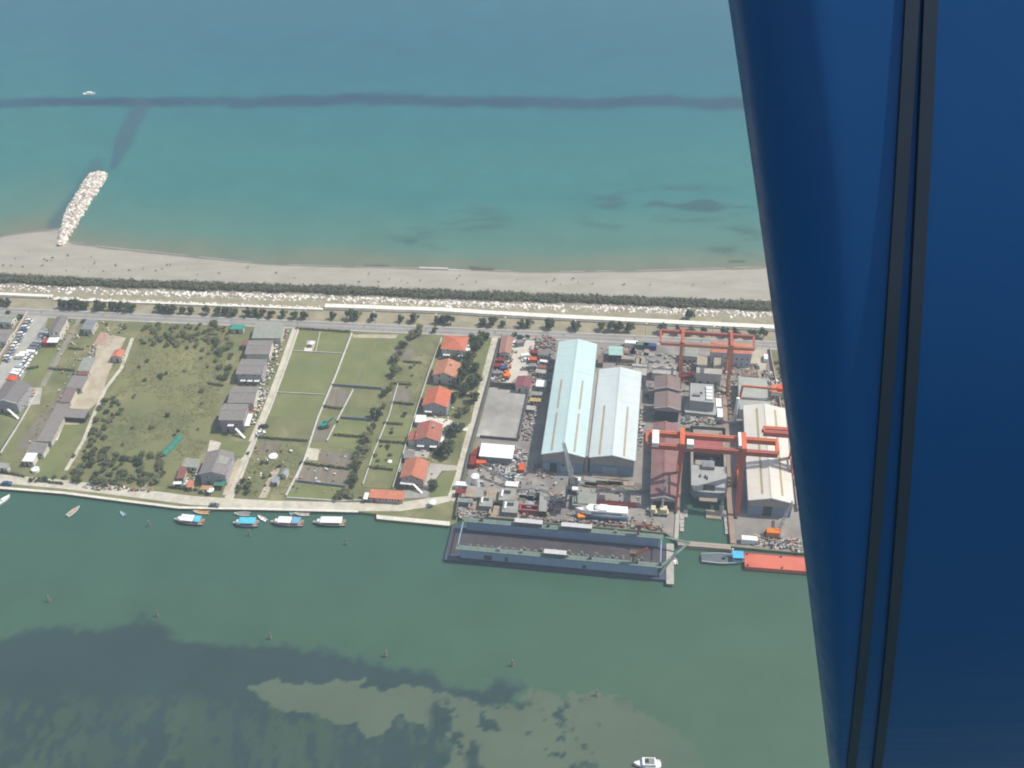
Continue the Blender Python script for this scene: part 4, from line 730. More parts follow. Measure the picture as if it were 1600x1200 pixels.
# work boat and orange barge at the yard quay
t = boat('work_boat', 'grey-decked work boat with turquoise wheelhouse at the yard quay', 'boat', (1135, 876), 19, 5.2, 1.3, -4, mat('pale_hull', (.42, .45, .45), (.34, .37, .37), .4, .6), mat('deck_slate', (.12, .15, .16), (.09, .11, .12), .4, .8))
MB().box(2.2, 5.8, -1.6, 1.7, 1.0, 3.4).build('wheelhouse', tq, t); MB().box(1.9, 6.1, -1.8, 1.9, 3.4, 3.55).build('roof', mat('bright_blue', (0, 0, 0)), t); MB().tube((2.0, 1.4, 1), (2.0, 1.4, 5), .3, n=8).build('funnel', gw, t); MB().box(-1.5, -.6, -.6, .4, 1.1, 1.9).build('winch', dark, t)
for s in (-1.62, 1.72): MB().box(2.6, 5.4, s-.02, s+.02, 2.2, 3.0).build('windscreen', glass, t)
a_, b_, c_ = G(1164, 886, 1.8), G(1255, 893, 1.8), G(1164, 864, 1.8); t = thing('barge', 'flat orange-red deck barge moored at the shipyard quay', 'barge', Vector((a_.x, a_.y, 0)), math.atan2(b_.y-a_.y, b_.x-a_.x)); LB = (b_-a_).length+6; WB = (c_-a_).length
obarge = mat('barge_orange', (.58, .13, .075), (.46, .10, .06), .12, .7, c3=(.55, .145, .095))
MB().loft([[(1.5, .4, -.6), (LB-1.5, .4, -.6), (LB-1.5, WB-.4, -.6), (1.5, WB-.4, -.6)], [(0, 0, .6), (LB, 0, .6), (LB, WB, .6), (0, WB, .6)], [(0, 0, 1.8), (LB, 0, 1.8), (LB, WB, 1.8), (0, WB, 1.8)]]).build('hull', obarge, t)
for (x, y) in ((1, .8), (1, WB-.8), (LB-2, .8), (LB-2, WB-.8), (LB/2, .8), (LB/2, WB-.8)): MB().box(x-.3, x+.3, y-.2, y+.2, 1.82, 2.5).build('bollard', dark, t)
for y in (.05, WB-.05): MB().bar((0, y, 1.95), (LB, y, 1.95), .16, .26).build('coaming', obarge, t)
# yacht on the hard
t = boat('yacht', 'long white motor yacht with dark hull propped on the hard', 'yacht', (940, 808), 21, 5.4, 3.4, 173, gw, gw, base=Z0); yb = t
for ch in t.children:
    if ch.name.startswith('hull'): ch.location.z = .6; ch.scale = (1, 1, .95)
def yslab(x0, x1, w_, z0, z1, nm, m, tap=.6):
    MB().loft([[(x0, -w_/2, z0), (x1-1, -w_/2, z0), (x1+.6, -w_*.18, z0), (x1+.6, w_*.18, z0), (x1-1, w_/2, z0), (x0, w_/2, z0)], [(x0, -w_/2*tap*1.4, z1), (x1-2, -w_/2*tap*1.4, z1), (x1-.9, -w_*.12, z1), (x1-.9, w_*.12, z1), (x1-2, w_/2*tap*1.4, z1), (x0, w_/2*tap*1.4, z1)]]).build(nm, m, t)
yslab(-10, 7, 4.6, 3.3, 4.9, 'deckhouse', gw); yslab(-2, 2.6, 3.9, 4.9, 5.5, 'flybridge', gw); MB().loft([[(1.6, -1.9, 4.3), (4.6, -1.5, 4.1), (4.6, 1.5, 4.1), (1.6, 1.9, 4.3)], [(1.6, -1.6, 5.0), (3.2, -1.2, 5.0), (3.2, 1.2, 5.0), (1.6, 1.6, 5.0)]]).build('windscreen', glass, t)
for s in (-1, 1): MB().box(-8, 4, s*2.18-.04, s*2.18+.04, 3.7, 4.3).build('side_window', glass, t)
MB().box(-9.5, 8, -2.6, 2.6, 1.2, 2.0).build('dark_topsides', navy, t)
for x in (-8, -3, 2, 6):
    for s in (-1, 1): MB().bar((x, s*2.4, 0), (x, s*1.7, 1.6), .22).build('prop', wood, t)
# channel markers: three leaning piles bound together; single mooring posts
def marker(label, p, group, nm='channel_marker'):
    o = G(*p, 0); t = thing(nm, label, 'channel marker', o, random.uniform(0, 6), group); t.scale = (.72, .72, .72)
    for k in range(3): a = k*2.094; MB().tube((math.cos(a)*.9, math.sin(a)*.9, -2), (math.cos(a)*.12, math.sin(a)*.12, 4.2+(.5 if k == 0 else 0)), .22, .17, n=7).build('pile', mat('old_timber', (.34, .31, .27), (.24, .22, .19), 1, .9), t)
    MB().tube((0, 0, 3.1), (0, 0, 3.4), .42, n=8).build('binding', dark, t); MB().box(-.3, .3, -.05, .05, 3.5, 4.0).build('number_plate', wht, t)
    return t
for p in ((78, 940), (247, 963), (423, 998), (604, 1026), (801, 1040), (932, 1087)): marker('triple-pile timber channel marker in a line along the shallow edge', p, 'channel markers along the shallows')
for p in ((234, 822), (390, 837), (542, 851)): marker('triple-pile timber mooring marker off the line of canopied boats', p, 'mooring markers off the quay', 'mooring_marker')

# ------------------------------------------------------------------ vehicles
def car_meshes():
    b = MB(); prof = [(-2.0, .35), (-2.0, .85), (-1.2, .95), (1.0, .92), (2.0, .75), (2.05, .35)]
    b.loft([[(x, -.82, z) for x, z in prof], [(x, -.86, z+.0) for x, z in prof], [(x, .86, z) for x, z in prof], [(x, .82, z) for x, z in prof]]); body = b
    c = MB().loft([[(-1.5, -.78, .93), (1.0, -.78, .9), (1.0, .78, .9), (-1.5, .78, .93)], [(-1.1, -.62, 1.42), (.3, -.62, 1.42), (.3, .62, 1.42), (-1.1, .62, 1.42)]])
    r = MB().box(-1.08, .28, -.6, .6, 1.425, 1.47)
    wv = MB().tube((0, -.12, 0), (0, .12, 0), .31, n=10); return body, c, r, wv
cb, cc_, cr_, cw = car_meshes(); cabin_me = cc_.mesh('windows', glass); wheel_me = cw.mesh('wheel', dark)
van_b = MB().loft([[(-2.4, -.95, .4), (2.5, -.95, .4), (2.5, .95, .4), (-2.4, .95, .4)], [(-2.4, -.95, 1.2), (2.45, -.95, 1.1), (2.45, .95, 1.1), (-2.4, .95, 1.2)], [(-2.35, -.88, 2.1), (1.5, -.88, 2.1), (1.5, .88, 2.1), (-2.35, .88, 2.1)]]); van_w = MB().box(1.7, 2.2, -.9, .9, 1.3, 1.75).mesh('windscreen', glass)
CARCOL = {'white': gw, 'silver': mat('car_silver', (.45, .46, .47), (.38, .39, .4), .5, .4, metal=.4), 'black': mat('car_black', (.025, .027, .03), (.02, .02, .024), .5, .35), 'red': mat('car_red', (.42, .04, .03), (.34, .03, .03), .5, .4), 'blue': mat('car_blue', (.05, .11, .26), (.04, .09, .2), .5, .4), 'grey': mat('car_grey', (.16, .17, .18), (.12, .13, .14), .5, .4)}
cbody = {k: cb.mesh('body', m) for k, m in CARCOL.items()}; croof = {k: cr_.mesh('roof', m) for k, m in CARCOL.items()}; cvan = {k: van_b.mesh('body', m) for k, m in CARCOL.items()}
def car(label, p, deg, col='white', van=False, group=None, zz=0.06):
    o = G(*p); t = thing('parked_van' if van else 'parked_car', label, 'van' if van else 'car', o+Vector((0, 0, zz)), R(deg), group)
    put('body', (cvan if van else cbody)[col], t)
    if van: put('windscreen', van_w, t)
    else: put('windows', cabin_me, t); put('roof', croof[col], t)
    for x in (-1.3, 1.3):
        for y in (-.76, .76): put('wheel', wheel_me, t, (x, y, .31))
    return t
car('white van parked on the gravel lot by the burgundy cabin', (822, 559), 10, 'white', True); car('white car parked below the white van on the gravel lot', (822, 564), 8, 'white'); car('silver car parked beside the cabins on the gravel lot', (821, 577), 12, 'silver')
car('black car parked on the lawn edge of the garden lane', (412, 668), 20, 'black'); car('white car parked beside the black car by the garden lane', (408, 678), 20, 'white'); car('dark grey car on the promenade by the garden lane mouth', (335, 791), -5, 'grey')
car('white car parked behind the store with the terracotta roof', (804, 538), 80, 'white'); car('silver car beside the gravel lot gate', (819, 533), 70, 'silver'); car('dark blue car at the promenade near the ditch mouth', (11, 757), 0, 'blue')
car('white van beside the yard gate under the yellow gravel', (1196, 562), 80, 'white', True); car('grey car parked under the office wall', (1182, 574), 100, 'grey')
random.seed(5)
for k in range(13):
    f = k/12; x = 8+36*(1-f)+random.uniform(-.8, .8); y = 560-62*(1-f); car('car nosed in against the pink wall of the gravel road', (x+2, y+4), 150+random.uniform(-8, 8), random.choice(['white', 'silver', 'grey', 'blue', 'white']), group='cars along the pink wall')
for k in range(16):
    f = k/15; x = 16+52*f+random.uniform(-1, 1); y = 590-74*f; car('vehicle parked in the packed row beside the house with the white canopy', (x+6, y+3), -10+random.uniform(-8, 8), random.choice(['white', 'white', 'silver', 'grey', 'white']), random.random() < .4, group='vehicles packed along the gravel road')
for (p, d, q) in (((34, 560), 5, 'lower of two, toward the orange kiosk'), ((40, 556), 5, 'upper of two, toward the white-canopy house')): car('white camper van by the lawn, ' + q, p, d, 'white', True, 'camper vans by the lawn')
# excavator and fork-lift style machines
def excavator(label, p, deg, m):
    t = thing('excavator', label, 'excavator', G(*p)+Vector((0, 0, .06)), R(deg))
    for s in (-1, 1): MB().box(-1.8, 1.8, s-.3, s+.3, 0, .8).build('track', dark, t)
    MB().box(-1.7, 1.2, -1.2, 1.2, .9, 2.2).build('house', m, t); MB().box(.1, 1.3, .2, 1.2, 2.2, 3.1).build('cab', m, t); MB().bar((1, 0, 1.8), (4, 0, 4.2), .45).build('boom', m, t); MB().bar((4, 0, 4.2), (5.6, 0, 1.8), .35).build('stick', m, t); MB().box(5.2, 6.2, -.5, .5, 1.2, 2).build('bucket', dark, t)
excavator('orange excavator on the gravel lot beside the containers', (792, 590), 75, cm((240, 125, 35), .9)); excavator('yellow-orange excavator in front of the dark-hulled yacht', (909, 811), 0, cm((245, 150, 50), .9)); excavator('small teal excavator by the allotment path', (507, 668), 20, mat('teal_sheet', (0, 0, 0)))

# ------------------------------------------------------------------ sea wall, rocks, groyne
stone = mat('white_stone', (.78, .74, .66), (.62, .58, .50), .35, .9); boulder = mat('boulder_stone', (.50, .45, .37), (.33, .28, .23), .6, .95, c3=(.43, .38, .31))
def swall(label, pts, wd, h):
    P = [G(*p) for p in pts]; o0 = P[0].copy(); t = thing('sea_wall', label, 'sea wall', o0, 0); P = [p-o0 for p in P]
    Lw = sum((P[i+1]-P[i]).length for i in range(len(P)-1)); n = max(2, int(Lw/14)); c = MB(); wallseg(c, P, wd*1.3, -.3, h*.45); c.build('footing', concrete, t)
    S = [0]
    for i in range(len(P)-1): S.append(S[-1]+(P[i+1]-P[i]).length)
    def at(s): return Vector((np.interp(s, S, [p.x for p in P]), np.interp(s, S, [p.y for p in P]), 0))
    for k in range(n):                          # cast length by length
        b = MB(); wallseg(b, [at(Lw*k/n+.04), at(Lw*(k+1)/n-.04)], wd, h*.45, h+.04*math.sin(k*2.3)); b.build('wall_block', stone, t)
ywall = lambda x: float(np.interp(x, [-60, 0, 510, 700, 800, 1000, 1200, 1300], [459, 462, 481, 487.5, 494, 504, 514, 519]))
swall('low white sea wall section ending at the roadside trees', [(x, ywall(x)) for x in (-60, 0, 40, 83)], 2.2, 1.2)
swall('narrow worn sea wall ledge between the two white sections', [(x, ywall(x)+4) for x in (84, 180, 300, 420, 505)], 1.1, .8)
swall('long wide white sea wall running past the shipyard', [(x, ywall(x)) for x in (508, 600, 700, 800, 900, 1000, 1100, 1200, 1300)], 3.2, 1.5)
def rock(rg, r):
    "one rough boulder, 20 faces"
    t = (1+5**.5)/2; V = np.array([(-1, t, 0), (1, t, 0), (-1, -t, 0), (1, -t, 0), (0, -1, t), (0, 1, t), (0, -1, -t), (0, 1, -t), (t, 0, -1), (t, 0, 1), (-t, 0, -1), (-t, 0, 1)])/1.9
    V = V*rg.uniform(.72, 1.2, (12, 1))*r*rg.uniform(.7, 1.3, (1, 3)); a = rg.uniform(0, 6.28); c, s = math.cos(a), math.sin(a); return V @ np.array([[c, -s, 0], [s, c, 0], [0, 0, .75]])
RF = [(0, 11, 5), (0, 5, 1), (0, 1, 7), (0, 7, 10), (0, 10, 11), (1, 5, 9), (5, 11, 4), (11, 10, 2), (10, 7, 6), (7, 1, 8), (3, 9, 4), (3, 4, 2), (3, 2, 6), (3, 6, 8), (3, 8, 9), (4, 9, 5), (2, 4, 11), (6, 2, 10), (8, 6, 7), (9, 8, 1)]
def rocks(name, pts, m, parent=None):
    V, F = [], []
    for (x, y, z, r) in pts: k = len(V); V += (rock(rng, r)+np.array([x, y, z])).tolist(); F += [(a+k, b+k, c+k) for a, b, c in RF]
    me = bpy.data.meshes.new(name); me.from_pydata(V, [], F); me.materials.append(m); me.update(); return stuff(put(name, me, parent))
pts = []
for k in range(1900):                           # broken stone between the dune scrub and the sea wall
    x = rng.uniform(-20, 1250); dens = np.interp(x, [0, 60, 130, 250, 300, 480, 505, 515, 560, 1000, 1250], [.35, .5, .4, .8, 1, .9, .4, .75, 1, .75, .75])
    if rng.random() > dens: continue
    row = rng.choice([0, 0, 0, 1]); y = vegy(x)+12+rng.normal(0, 1.5)+(4.5 if row else 0); p = G(x, y); pts.append((p.x, p.y, Z0+.05, rng.uniform(.25, .95)))
for k in range(420):
    x = rng.uniform(85, 510); p = G(x, ywall(x)+1+rng.normal(0, .9)); pts.append((p.x, p.y, Z0+.1, rng.uniform(.3, .75)))
o = rocks('rubble_bank', pts, junkm('rubble_mix', [(.76, .72, .64), (.6, .55, .47), (.7, .66, .58), (.48, .42, .34), (.78, .75, .68)])); tag(o, 'bank of broken white stones between the dune scrub and the sea wall', 'rubble')
P = [G(93, 386, 0), G(118, 330, 0), (G(152, 276, 0))]; o0 = Vector((P[0].x, P[0].y, 0)); gt = thing('groyne', 'stone groyne of pale boulders running out from the beach', 'groyne', o0)
Q = [p-o0 for p in P]; pts = []; core = MB(); Lq, Rq = offset(Q, 1); hw = (1.6, 5.4, 5.7)
rr = []
for i, q in enumerate(Q): n = (Lq[i]-Rq[i]); rr.append([q+n*hw[i], q+n*hw[i]*.5+Vector((0, 0, 1.5)), q-n*hw[i]*.5+Vector((0, 0, 1.5)), q-n*hw[i]+Vector((0, 0, -.3))])
d = (Q[2]-Q[1]).normalized()*5; rr.append([rr[2][0]*.35+rr[2][3]*.65+d*1.3, rr[2][1]*.6+rr[2][2]*.4+d, rr[2][1]*.4+rr[2][2]*.6+d, rr[2][0]*.65+rr[2][3]*.35+d*1.3])
core.loft(rr); core.build('core', boulder, gt)
for k in range(1250):
    f = rng.uniform(0, 1.03); i = 0 if f < .45 else 1; g = (f/.45 if i == 0 else (f-.45)/.55); p = Q[i]+(Q[i+1]-Q[i])*g; n = (Lq[i]-Rq[i])*(1-g)+(Lq[i+1]-Rq[i+1])*g; wv = hw[i]+(hw[i+1]-hw[i])*min(g, 1)
    s = rng.uniform(-1.05, 1.05); p = p+n*(wv*s); pts.append((p.x, p.y, 1.7*(1-abs(s)**1.6)+.1, rng.uniform(.45, 1.15)))
for k in range(240):
    a = rng.uniform(-1.4, 1.4); r_ = rng.uniform(0, 1)**.5*5.5; dd = d.normalized(); nn = Vector((-dd.y, dd.x, 0)); p = Q[2]+dd*(math.cos(a)*r_*.95)+nn*(math.sin(a)*r_); pts.append((p.x, p.y, 1.5*(1-(r_/5.5)**2)+.1, rng.uniform(.45, 1.1)))
rocks('boulders', pts, junkm('boulder_mix', [(.72, .68, .6), (.5, .44, .36), (.62, .57, .48), (.36, .29, .24), (.76, .72, .65), (.42, .34, .28)]), gt)

# ------------------------------------------------------------------ greenery
def leaf_cloud(centres, radii, n, size, rg, up=.35):
    "n small leaf faces around each centre; arrays in, vertex and face arrays out"
    C = np.repeat(centres, n, 0); Rr = np.repeat(radii, n, 0); k = len(C)
    d = rg.normal(size=(k, 3)); d /= np.linalg.norm(d, axis=1)[:, None]; r_ = rg.random(k)**.4
    p = C+d*(Rr*r_[:, None]); a = rg.normal(size=(k, 3)); a[:, 2] *= .6; a /= np.linalg.norm(a, axis=1)[:, None]; nrm = d+rg.normal(size=(k, 3))*.5+np.array([0, 0, up]); b = np.cross(nrm, a); b /= np.linalg.norm(b, axis=1)[:, None]+1e-9; a = np.cross(b, nrm); a /= np.linalg.norm(a, axis=1)[:, None]+1e-9
    s = size*rg.uniform(.6, 1.4, (k, 1)); V = np.stack([p-a*s-b*s*.5, p+a*s*.3-b*s, p+a*s+b*s*.5, p-a*s*.3+b*s], 1).reshape(-1, 3); F = np.arange(4*k).reshape(-1, 4); return V, F
def leaf_mesh(name, V, F, m):
    me = bpy.data.meshes.new(name); me.vertices.add(len(V)); me.vertices.foreach_set('co', V.ravel()); me.loops.add(F.size); me.loops.foreach_set('vertex_index', F.ravel()); me.polygons.add(len(F)); me.polygons.foreach_set('loop_start', np.arange(0, F.size, 4)); me.polygons.foreach_set('loop_total', np.full(len(F), 4)); me.materials.append(m); me.update(calc_edges=True); return me
CROWNS, TRUNKS = {}, []
for li in range(3):
    for v in range(4):
        rg = np.random.default_rng(100+li*10+v); n = 15; c = rg.normal(size=(n, 3)); c /= np.linalg.norm(c, axis=1)[:, None]; c *= rg.uniform(.3, .72, (n, 1)); c[:, 2] = c[:, 2]*.75+.95
        V, F = leaf_cloud(c, rg.uniform(.22, .46, (n, 1))*np.ones((1, 3)), 46, .085, rg); CROWNS[li, v] = leaf_mesh('crown', V, F, leaf[li])
for v in range(3):
    b = MB(); b.tube((0, 0, -.1), (.03, .02, .8), .07, .045, 7)
    for k in range(4): a = k*1.6+v; b.tube((.03, .02, .55+.08*k), (math.cos(a)*.4, math.sin(a)*.4, .95+.1*k), .035, .012, 5)
    TRUNKS.append(b.mesh('trunk', bark))
def tree(label, p, r, li, group, nm='tree', hs=1.0):
    t = thing(nm, label, 'tree' if nm != 'shrub' else 'shrub', G(*p), random.uniform(0, 6.28), group); s = (r*random.uniform(.9, 1.1), r*random.uniform(.9, 1.1), r*hs*random.uniform(.9, 1.1))
    put('crown', CROWNS[li, random.randrange(4)], t, scale=s); put('trunk', random.choice(TRUNKS), t, scale=s); return t
random.seed(11)
for x, r in ((3, 2.0), (14, 2.4), (98, 2.8), (108, 3.0), (118, 3.0), (128, 2.8), (136, 2.2), (155, 3.0), (163, 2.4), (176, 2.6), (188, 2.7), (199, 2.7), (209, 2.4), (250, 2.6), (261, 2.5), (272, 2.4), (286, 2.0), (300, 2.2), (322, 2.4), (341, 2.4), (353, 2.8), (366, 2.6), (388, 2.5), (400, 2.6), (411, 2.4), (425, 2.4), (443, 2.5), (460, 2.4), (476, 2.6), (520, 2.5), (547, 2.9), (557, 2.6), (583, 2.4), (626, 2.3), (646, 2.7), (683, 2.3), (692, 2.7), (704, 2.8), (754, 2.4), (770, 2.8), (786, 1.9), (815, 2.4), (825, 2.7), (860, 3.0), (900, 3.0), (940, 2.4), (955, 3.0), (968, 2.8), (982, 2.9), (1036, 3.1), (1058, 2.6), (1078, 2.6), (1100, 2.2), (1132, 2.9), (1148, 2.9), (1174, 2.8), (1192, 2.8)):
    tree('round dark tree in the row between the sea wall and the coast road', (x, ymid(x, -4.5 if x > 500 else -3.0)), r*1.12, 0, 'trees lining the coast road')
tree('lone dark tree beyond the sea wall among the white stones', (1076, 498), 3.2, 0, None)
for x, y, r, li in ((745, 545, 4.0, 0), (752, 533, 3.0, 0), (738, 562, 2.6, 1), (730, 578, 3.2, 0), (722, 592, 3.6, 0), (737, 606, 3.8, 0), (744, 600, 3.0, 0), (716, 605, 3.0, 0), (705, 548, 2.2, 1), (724, 616, 3.4, 0), (712, 626, 2.8, 1), (740, 628, 3.0, 0), (730, 560, 2.4, 1), (716, 566, 2.6, 0), (728, 644, 2.2, 1), (711, 680, 3.4, 0), (700, 676, 2.4, 1), (722, 672, 2.2, 1), (702, 712, 4.0, 0), (688, 712, 2.4, 0), (695, 700, 2.2, 1), (718, 650, 2.2, 1), (736, 534, 2.6, 1), (760, 530, 2.2, 0), (678, 763, 2.6, 0), (725, 545, 2.4, 1), (742, 580, 2.6, 0)):
    tree('leafy garden tree between the red-tiled houses and the shipyard lane', (x, y), r*1.1, li, 'garden trees by the red houses')
for x, y, r in ((648, 522, 3.0), (660, 520, 2.6), (676, 518, 2.4), (640, 532, 3.0), (632, 540, 3.0), (625, 552, 3.2), (618, 566, 3.0), (622, 578, 3.2), (614, 590, 2.8), (606, 606, 2.4), (602, 622, 2.6), (598, 640, 2.6), (590, 656, 2.8), (584, 668, 3.0), (580, 680, 3.0), (576, 692, 3.2), (570, 704, 2.8), (566, 716, 3.0), (560, 728, 2.8), (556, 740, 2.6), (552, 752, 2.8), (546, 764, 2.8), (540, 776, 3.0), (548, 778, 2.6), (534, 780, 2.2)):
    tree('olive-green tree in the line dividing the allotments from the red houses', (x+random.uniform(-4.5, 4.5), y+random.uniform(-4, 4)), r*random.uniform(.62, 1.25), random.choice((1, 2, 2, 1, 0)), 'trees dividing the allotments', hs=random.uniform(.7, 1.1))
shr = []
def scatter(poly, n, r0, r1, lis, label, group, seed, nm='shrub', hs=.7):
    rg = random.Random(seed); xs_ = [p[0] for p in poly]; ys_ = [p[1] for p in poly]; k = 0
    while k < n:
        x, y = rg.uniform(min(xs_), max(xs_)), rg.uniform(min(ys_), max(ys_))
        if not bool(inpoly(np.array([x]), np.array([y]), poly)[0]): continue
        tree(label, (x, y), r0+(r1-r0)*rg.random()**1.7, rg.choice(lis), group, nm, hs*rg.uniform(.75, 1.2)); k += 1
scatter([(222, 512), (240, 503), (364, 508), (356, 545), (330, 556), (300, 545), (270, 546), (210, 535)], 85, 1.1, 2.5, (1, 2, 2, 1), 'olive shrub in the dense thicket at the coast-road end of the field', 'thicket shrubs by the road', 1)
scatter([(112, 716), (150, 690), (190, 706), (262, 712), (262, 740), (240, 764), (112, 756)], 110, 1.1, 2.5, (1, 0, 2, 1), 'shrub in the dense thicket at the promenade end of the field', 'thicket shrubs by the promenade', 2)
scatter([(150, 640), (166, 618), (200, 612), (190, 660), (160, 690), (134, 690)], 34, 1.0, 2.0, (0, 1, 1), 'dark shrub along the pale lane edge of the field', 'shrubs along the pale lane', 3)
scatter([(200, 560), (340, 560), (325, 680), (180, 700)], 20, .9, 1.9, (0, 1, 2), 'scattered shrub in the open middle of the field', 'scattered field shrubs', 4)
scatter([(336, 530), (370, 540), (352, 605), (330, 600)], 16, 1.3, 2.2, (0, 1, 1), 'shrub behind the grey-roofed houses', 'shrubs behind grey houses', 5)
scatter([(0, 490), (40, 492), (30, 512), (0, 530)], 9, 1.4, 2.4, (0, 0, 1), 'dark shrub in the corner garden inside the pink wall', 'corner garden shrubs', 6)
scatter([(376, 750), (400, 752), (398, 772), (370, 770)], 8, 1.2, 2.2, (0, 1), 'dark shrub beside the garden lane mouth', 'shrubs at the lane mouth', 7)
scatter([(1203, 548), (1220, 548), (1232, 640), (1216, 620)], 9, 1.2, 2.2, (0, 1, 2), 'shrub on the grass strip at the shipyard edge', 'shrubs at the yard edge', 8)
scatter([(800, 524), (826, 527), (824, 532), (802, 530)], 6, 1.3, 2.0, (0, 1), 'dark shrub at the gravel lot gate', 'shrubs at the lot gate', 9)
scatter([(600, 540), (655, 545), (632, 640), (600, 690), (575, 730), (600, 740), (640, 640)], 26, .8, 1.6, (0, 1, 2), 'small fruit bush in the gardens behind the red houses', 'garden fruit bushes', 10)
scatter([(380, 695), (470, 700), (440, 770), (395, 770)], 16, .7, 1.3, (0, 1, 2), 'small bush among the allotment beds', 'allotment bushes', 12)
scatter([(336, 690), (390, 560), (404, 560), (440, 520), (452, 520), (400, 640)], 16, .8, 1.4, (0, 1), 'small bush in the front gardens of the grey-roofed houses', 'front garden bushes', 13)
scatter([(60, 745), (105, 742), (110, 756), (40, 752)], 12, .8, 1.5, (0, 1), 'low bush on the bank beside the promenade', 'promenade bank bushes', 14)
scatter([(120, 500), (205, 505), (200, 520), (150, 516)], 9, .8, 1.7, (0, 1, 2), 'small bush on the rough ground by the coast road', 'roadside bushes', 15)
# dune scrub: one long mass of tamarisk
rg = np.random.default_rng(21); C, S_ = [], []
for x in np.arange(-60, 1300, 1.1):
    for k in range(3):
        dy = rg.uniform(-5.0, 5.0); gap = N1(np.array([x*.035]), np.array([3.3]), 1.)[0]
        if dy > 2.2+gap*3.5 or dy < -3.5-gap*2 : continue
        p = G(x+rg.uniform(-1, 1), vegy(x)+dy+1.5); C.append((p.x, p.y, Z0+rg.uniform(.6, 1.8))); S_.append((rg.uniform(1.1, 1.9), rg.uniform(1.3, 2.2), rg.uniform(.9, 1.5)))
V, F = leaf_cloud(np.array(C), np.array(S_), 26, .3, rg); stuff(tag(put('dune_scrub', leaf_mesh('dune_scrub', V, F, hedgem)), 'long dark band of tamarisk scrub between the beach and the white stones', 'scrub'))
# rough grass and weeds over the overgrown ground
rg = np.random.default_rng(22); C, S_ = [], []
AREAS = [([(207, 531), (240, 505), (365, 510), (345, 600), (325, 690), (300, 735), (285, 762), (112, 756), (104, 742), (132, 690), (166, 630)], 5200), ([(400, 684), (480, 690), (455, 775), (372, 775)], 500), ([(600, 520), (690, 530), (640, 690), (560, 780), (545, 760), (590, 660)], 900), ([(88, 560), (122, 500), (205, 505), (150, 560), (100, 620), (40, 700), (70, 640)], 500), ([(300, 520), (370, 520), (330, 690), (290, 730)], 500), ([(700, 530), (776, 528), (712, 760), (690, 640)], 600)]
for poly, n in AREAS:
    xs_ = [p[0] for p in poly]; ys_ = [p[1] for p in poly]; X = rg.uniform(min(xs_), max(xs_), n*2); Y = rg.uniform(min(ys_), max(ys_), n*2); k = inpoly(X, Y, poly)
    for x, y in zip(X[k][:n], Y[k][:n]):
        p = G(x, y)
        if N2.fbm(np.array([p.x]), np.array([p.y]), .06)[0] < .46: continue
        C.append((p.x, p.y, Z0+.1)); s = rg.uniform(.35, 1.0); S_.append((s, s, s*.55))
V, F = leaf_cloud(np.array(C), np.array(S_), 10, .13, rg, 1.6); stuff(tag(put('rough_grass', leaf_mesh('rough_grass', V, F, mat('weed_green', (.22, .21, .095), (.15, .153, .068), .04, .9))), 'rough grass and weeds over the overgrown field and plots', 'grass'))
# hedges and garden walls
def hedge(label, pts, h=1.3, wd=1.0, li=0, group='dark garden hedges'):
    P = [G(*p) for p in pts]; o0 = P[0].copy(); c = []; rg = np.random.default_rng(int(pts[0][0]*13+pts[0][1]))
    for a_, b_ in zip(P[:-1], P[1:]):
        n = max(2, int((b_-a_).length/.55))
        for k in range(n): q = a_+(b_-a_)*(k/n)-o0; c.append((q.x+rg.normal()*.1, q.y+rg.normal()*.1, h*.5))
    V, F = leaf_cloud(np.array(c), np.tile([[wd*.6, wd*.6, h*.58]], (len(c), 1)), 26, .17, rg); tag(put('hedge', leaf_mesh('hedge', V, F, leaf[li]), None, o0), label, 'hedge', group)
HL = [((400, 684), (440, 687), (482, 690)), ((470, 724), (545, 734)), ((505, 636), (537, 640)), ((522, 680), (570, 684)), ((576, 731), (616, 735)), ((590, 690), (640, 694)), ((600, 662), (630, 664)), ((615, 630), (648, 633)), ((632, 566), (660, 568)), ((612, 600), (644, 602)), ((463, 514), (548, 519)), ((58, 752), (100, 757)), ((265, 762), (310, 767)), ((590, 780), (560, 779)), ((78, 577), (118, 580)), ((108, 545), (132, 547)), ((30, 580), (62, 574)), ((326, 600), (350, 604)), ((780, 607), (826, 611)), ((700, 616), (742, 620)), ((650, 684), (690, 716)), ((0, 737), (40, 746))]
for q in HL: hedge('trimmed dark hedge dividing two garden plots', q)
lowwall = dict(cat='wall'); wm_ = mat('whitewashed_wall', (.58, .56, .51), (.46, .44, .40), .4, .9)
wall('garden_wall', 'long white wall between the two mown fields', [(447, 776), (475, 722), (497, 654), (524, 590), (550, 522)], .9, .55, wm_)
wall('garden_wall', 'white wall along the mown field side of the garden lane', [(372, 756), (395, 700), (422, 640), (447, 572), (466, 514)], .7, .35, wm_); wall('garden_wall', 'pink wall beside the packed car park road', [(-4, 566), (20, 530), (44, 490)], 1.4, .4, mat('pink_plaster', (0, 0, 0)), coping=wm_)
wall('garden_wall', 'white kerb wall along the narrow ditch', [(1, 709), (32, 660), (59, 613)], .7, .4, wm_); wall('garden_wall', 'second white wall beside the tilled plot', [(463, 750), (473, 726)], .8, .5, wm_); wall('garden_wall', 'white wall across the mown field, lower line', [(431, 613.5), (508, 617.5)], .6, .25, wm_); wall('garden_wall', 'white wall across the mown field, upper line', [(459, 549), (534, 553)], .6, .25, wm_)
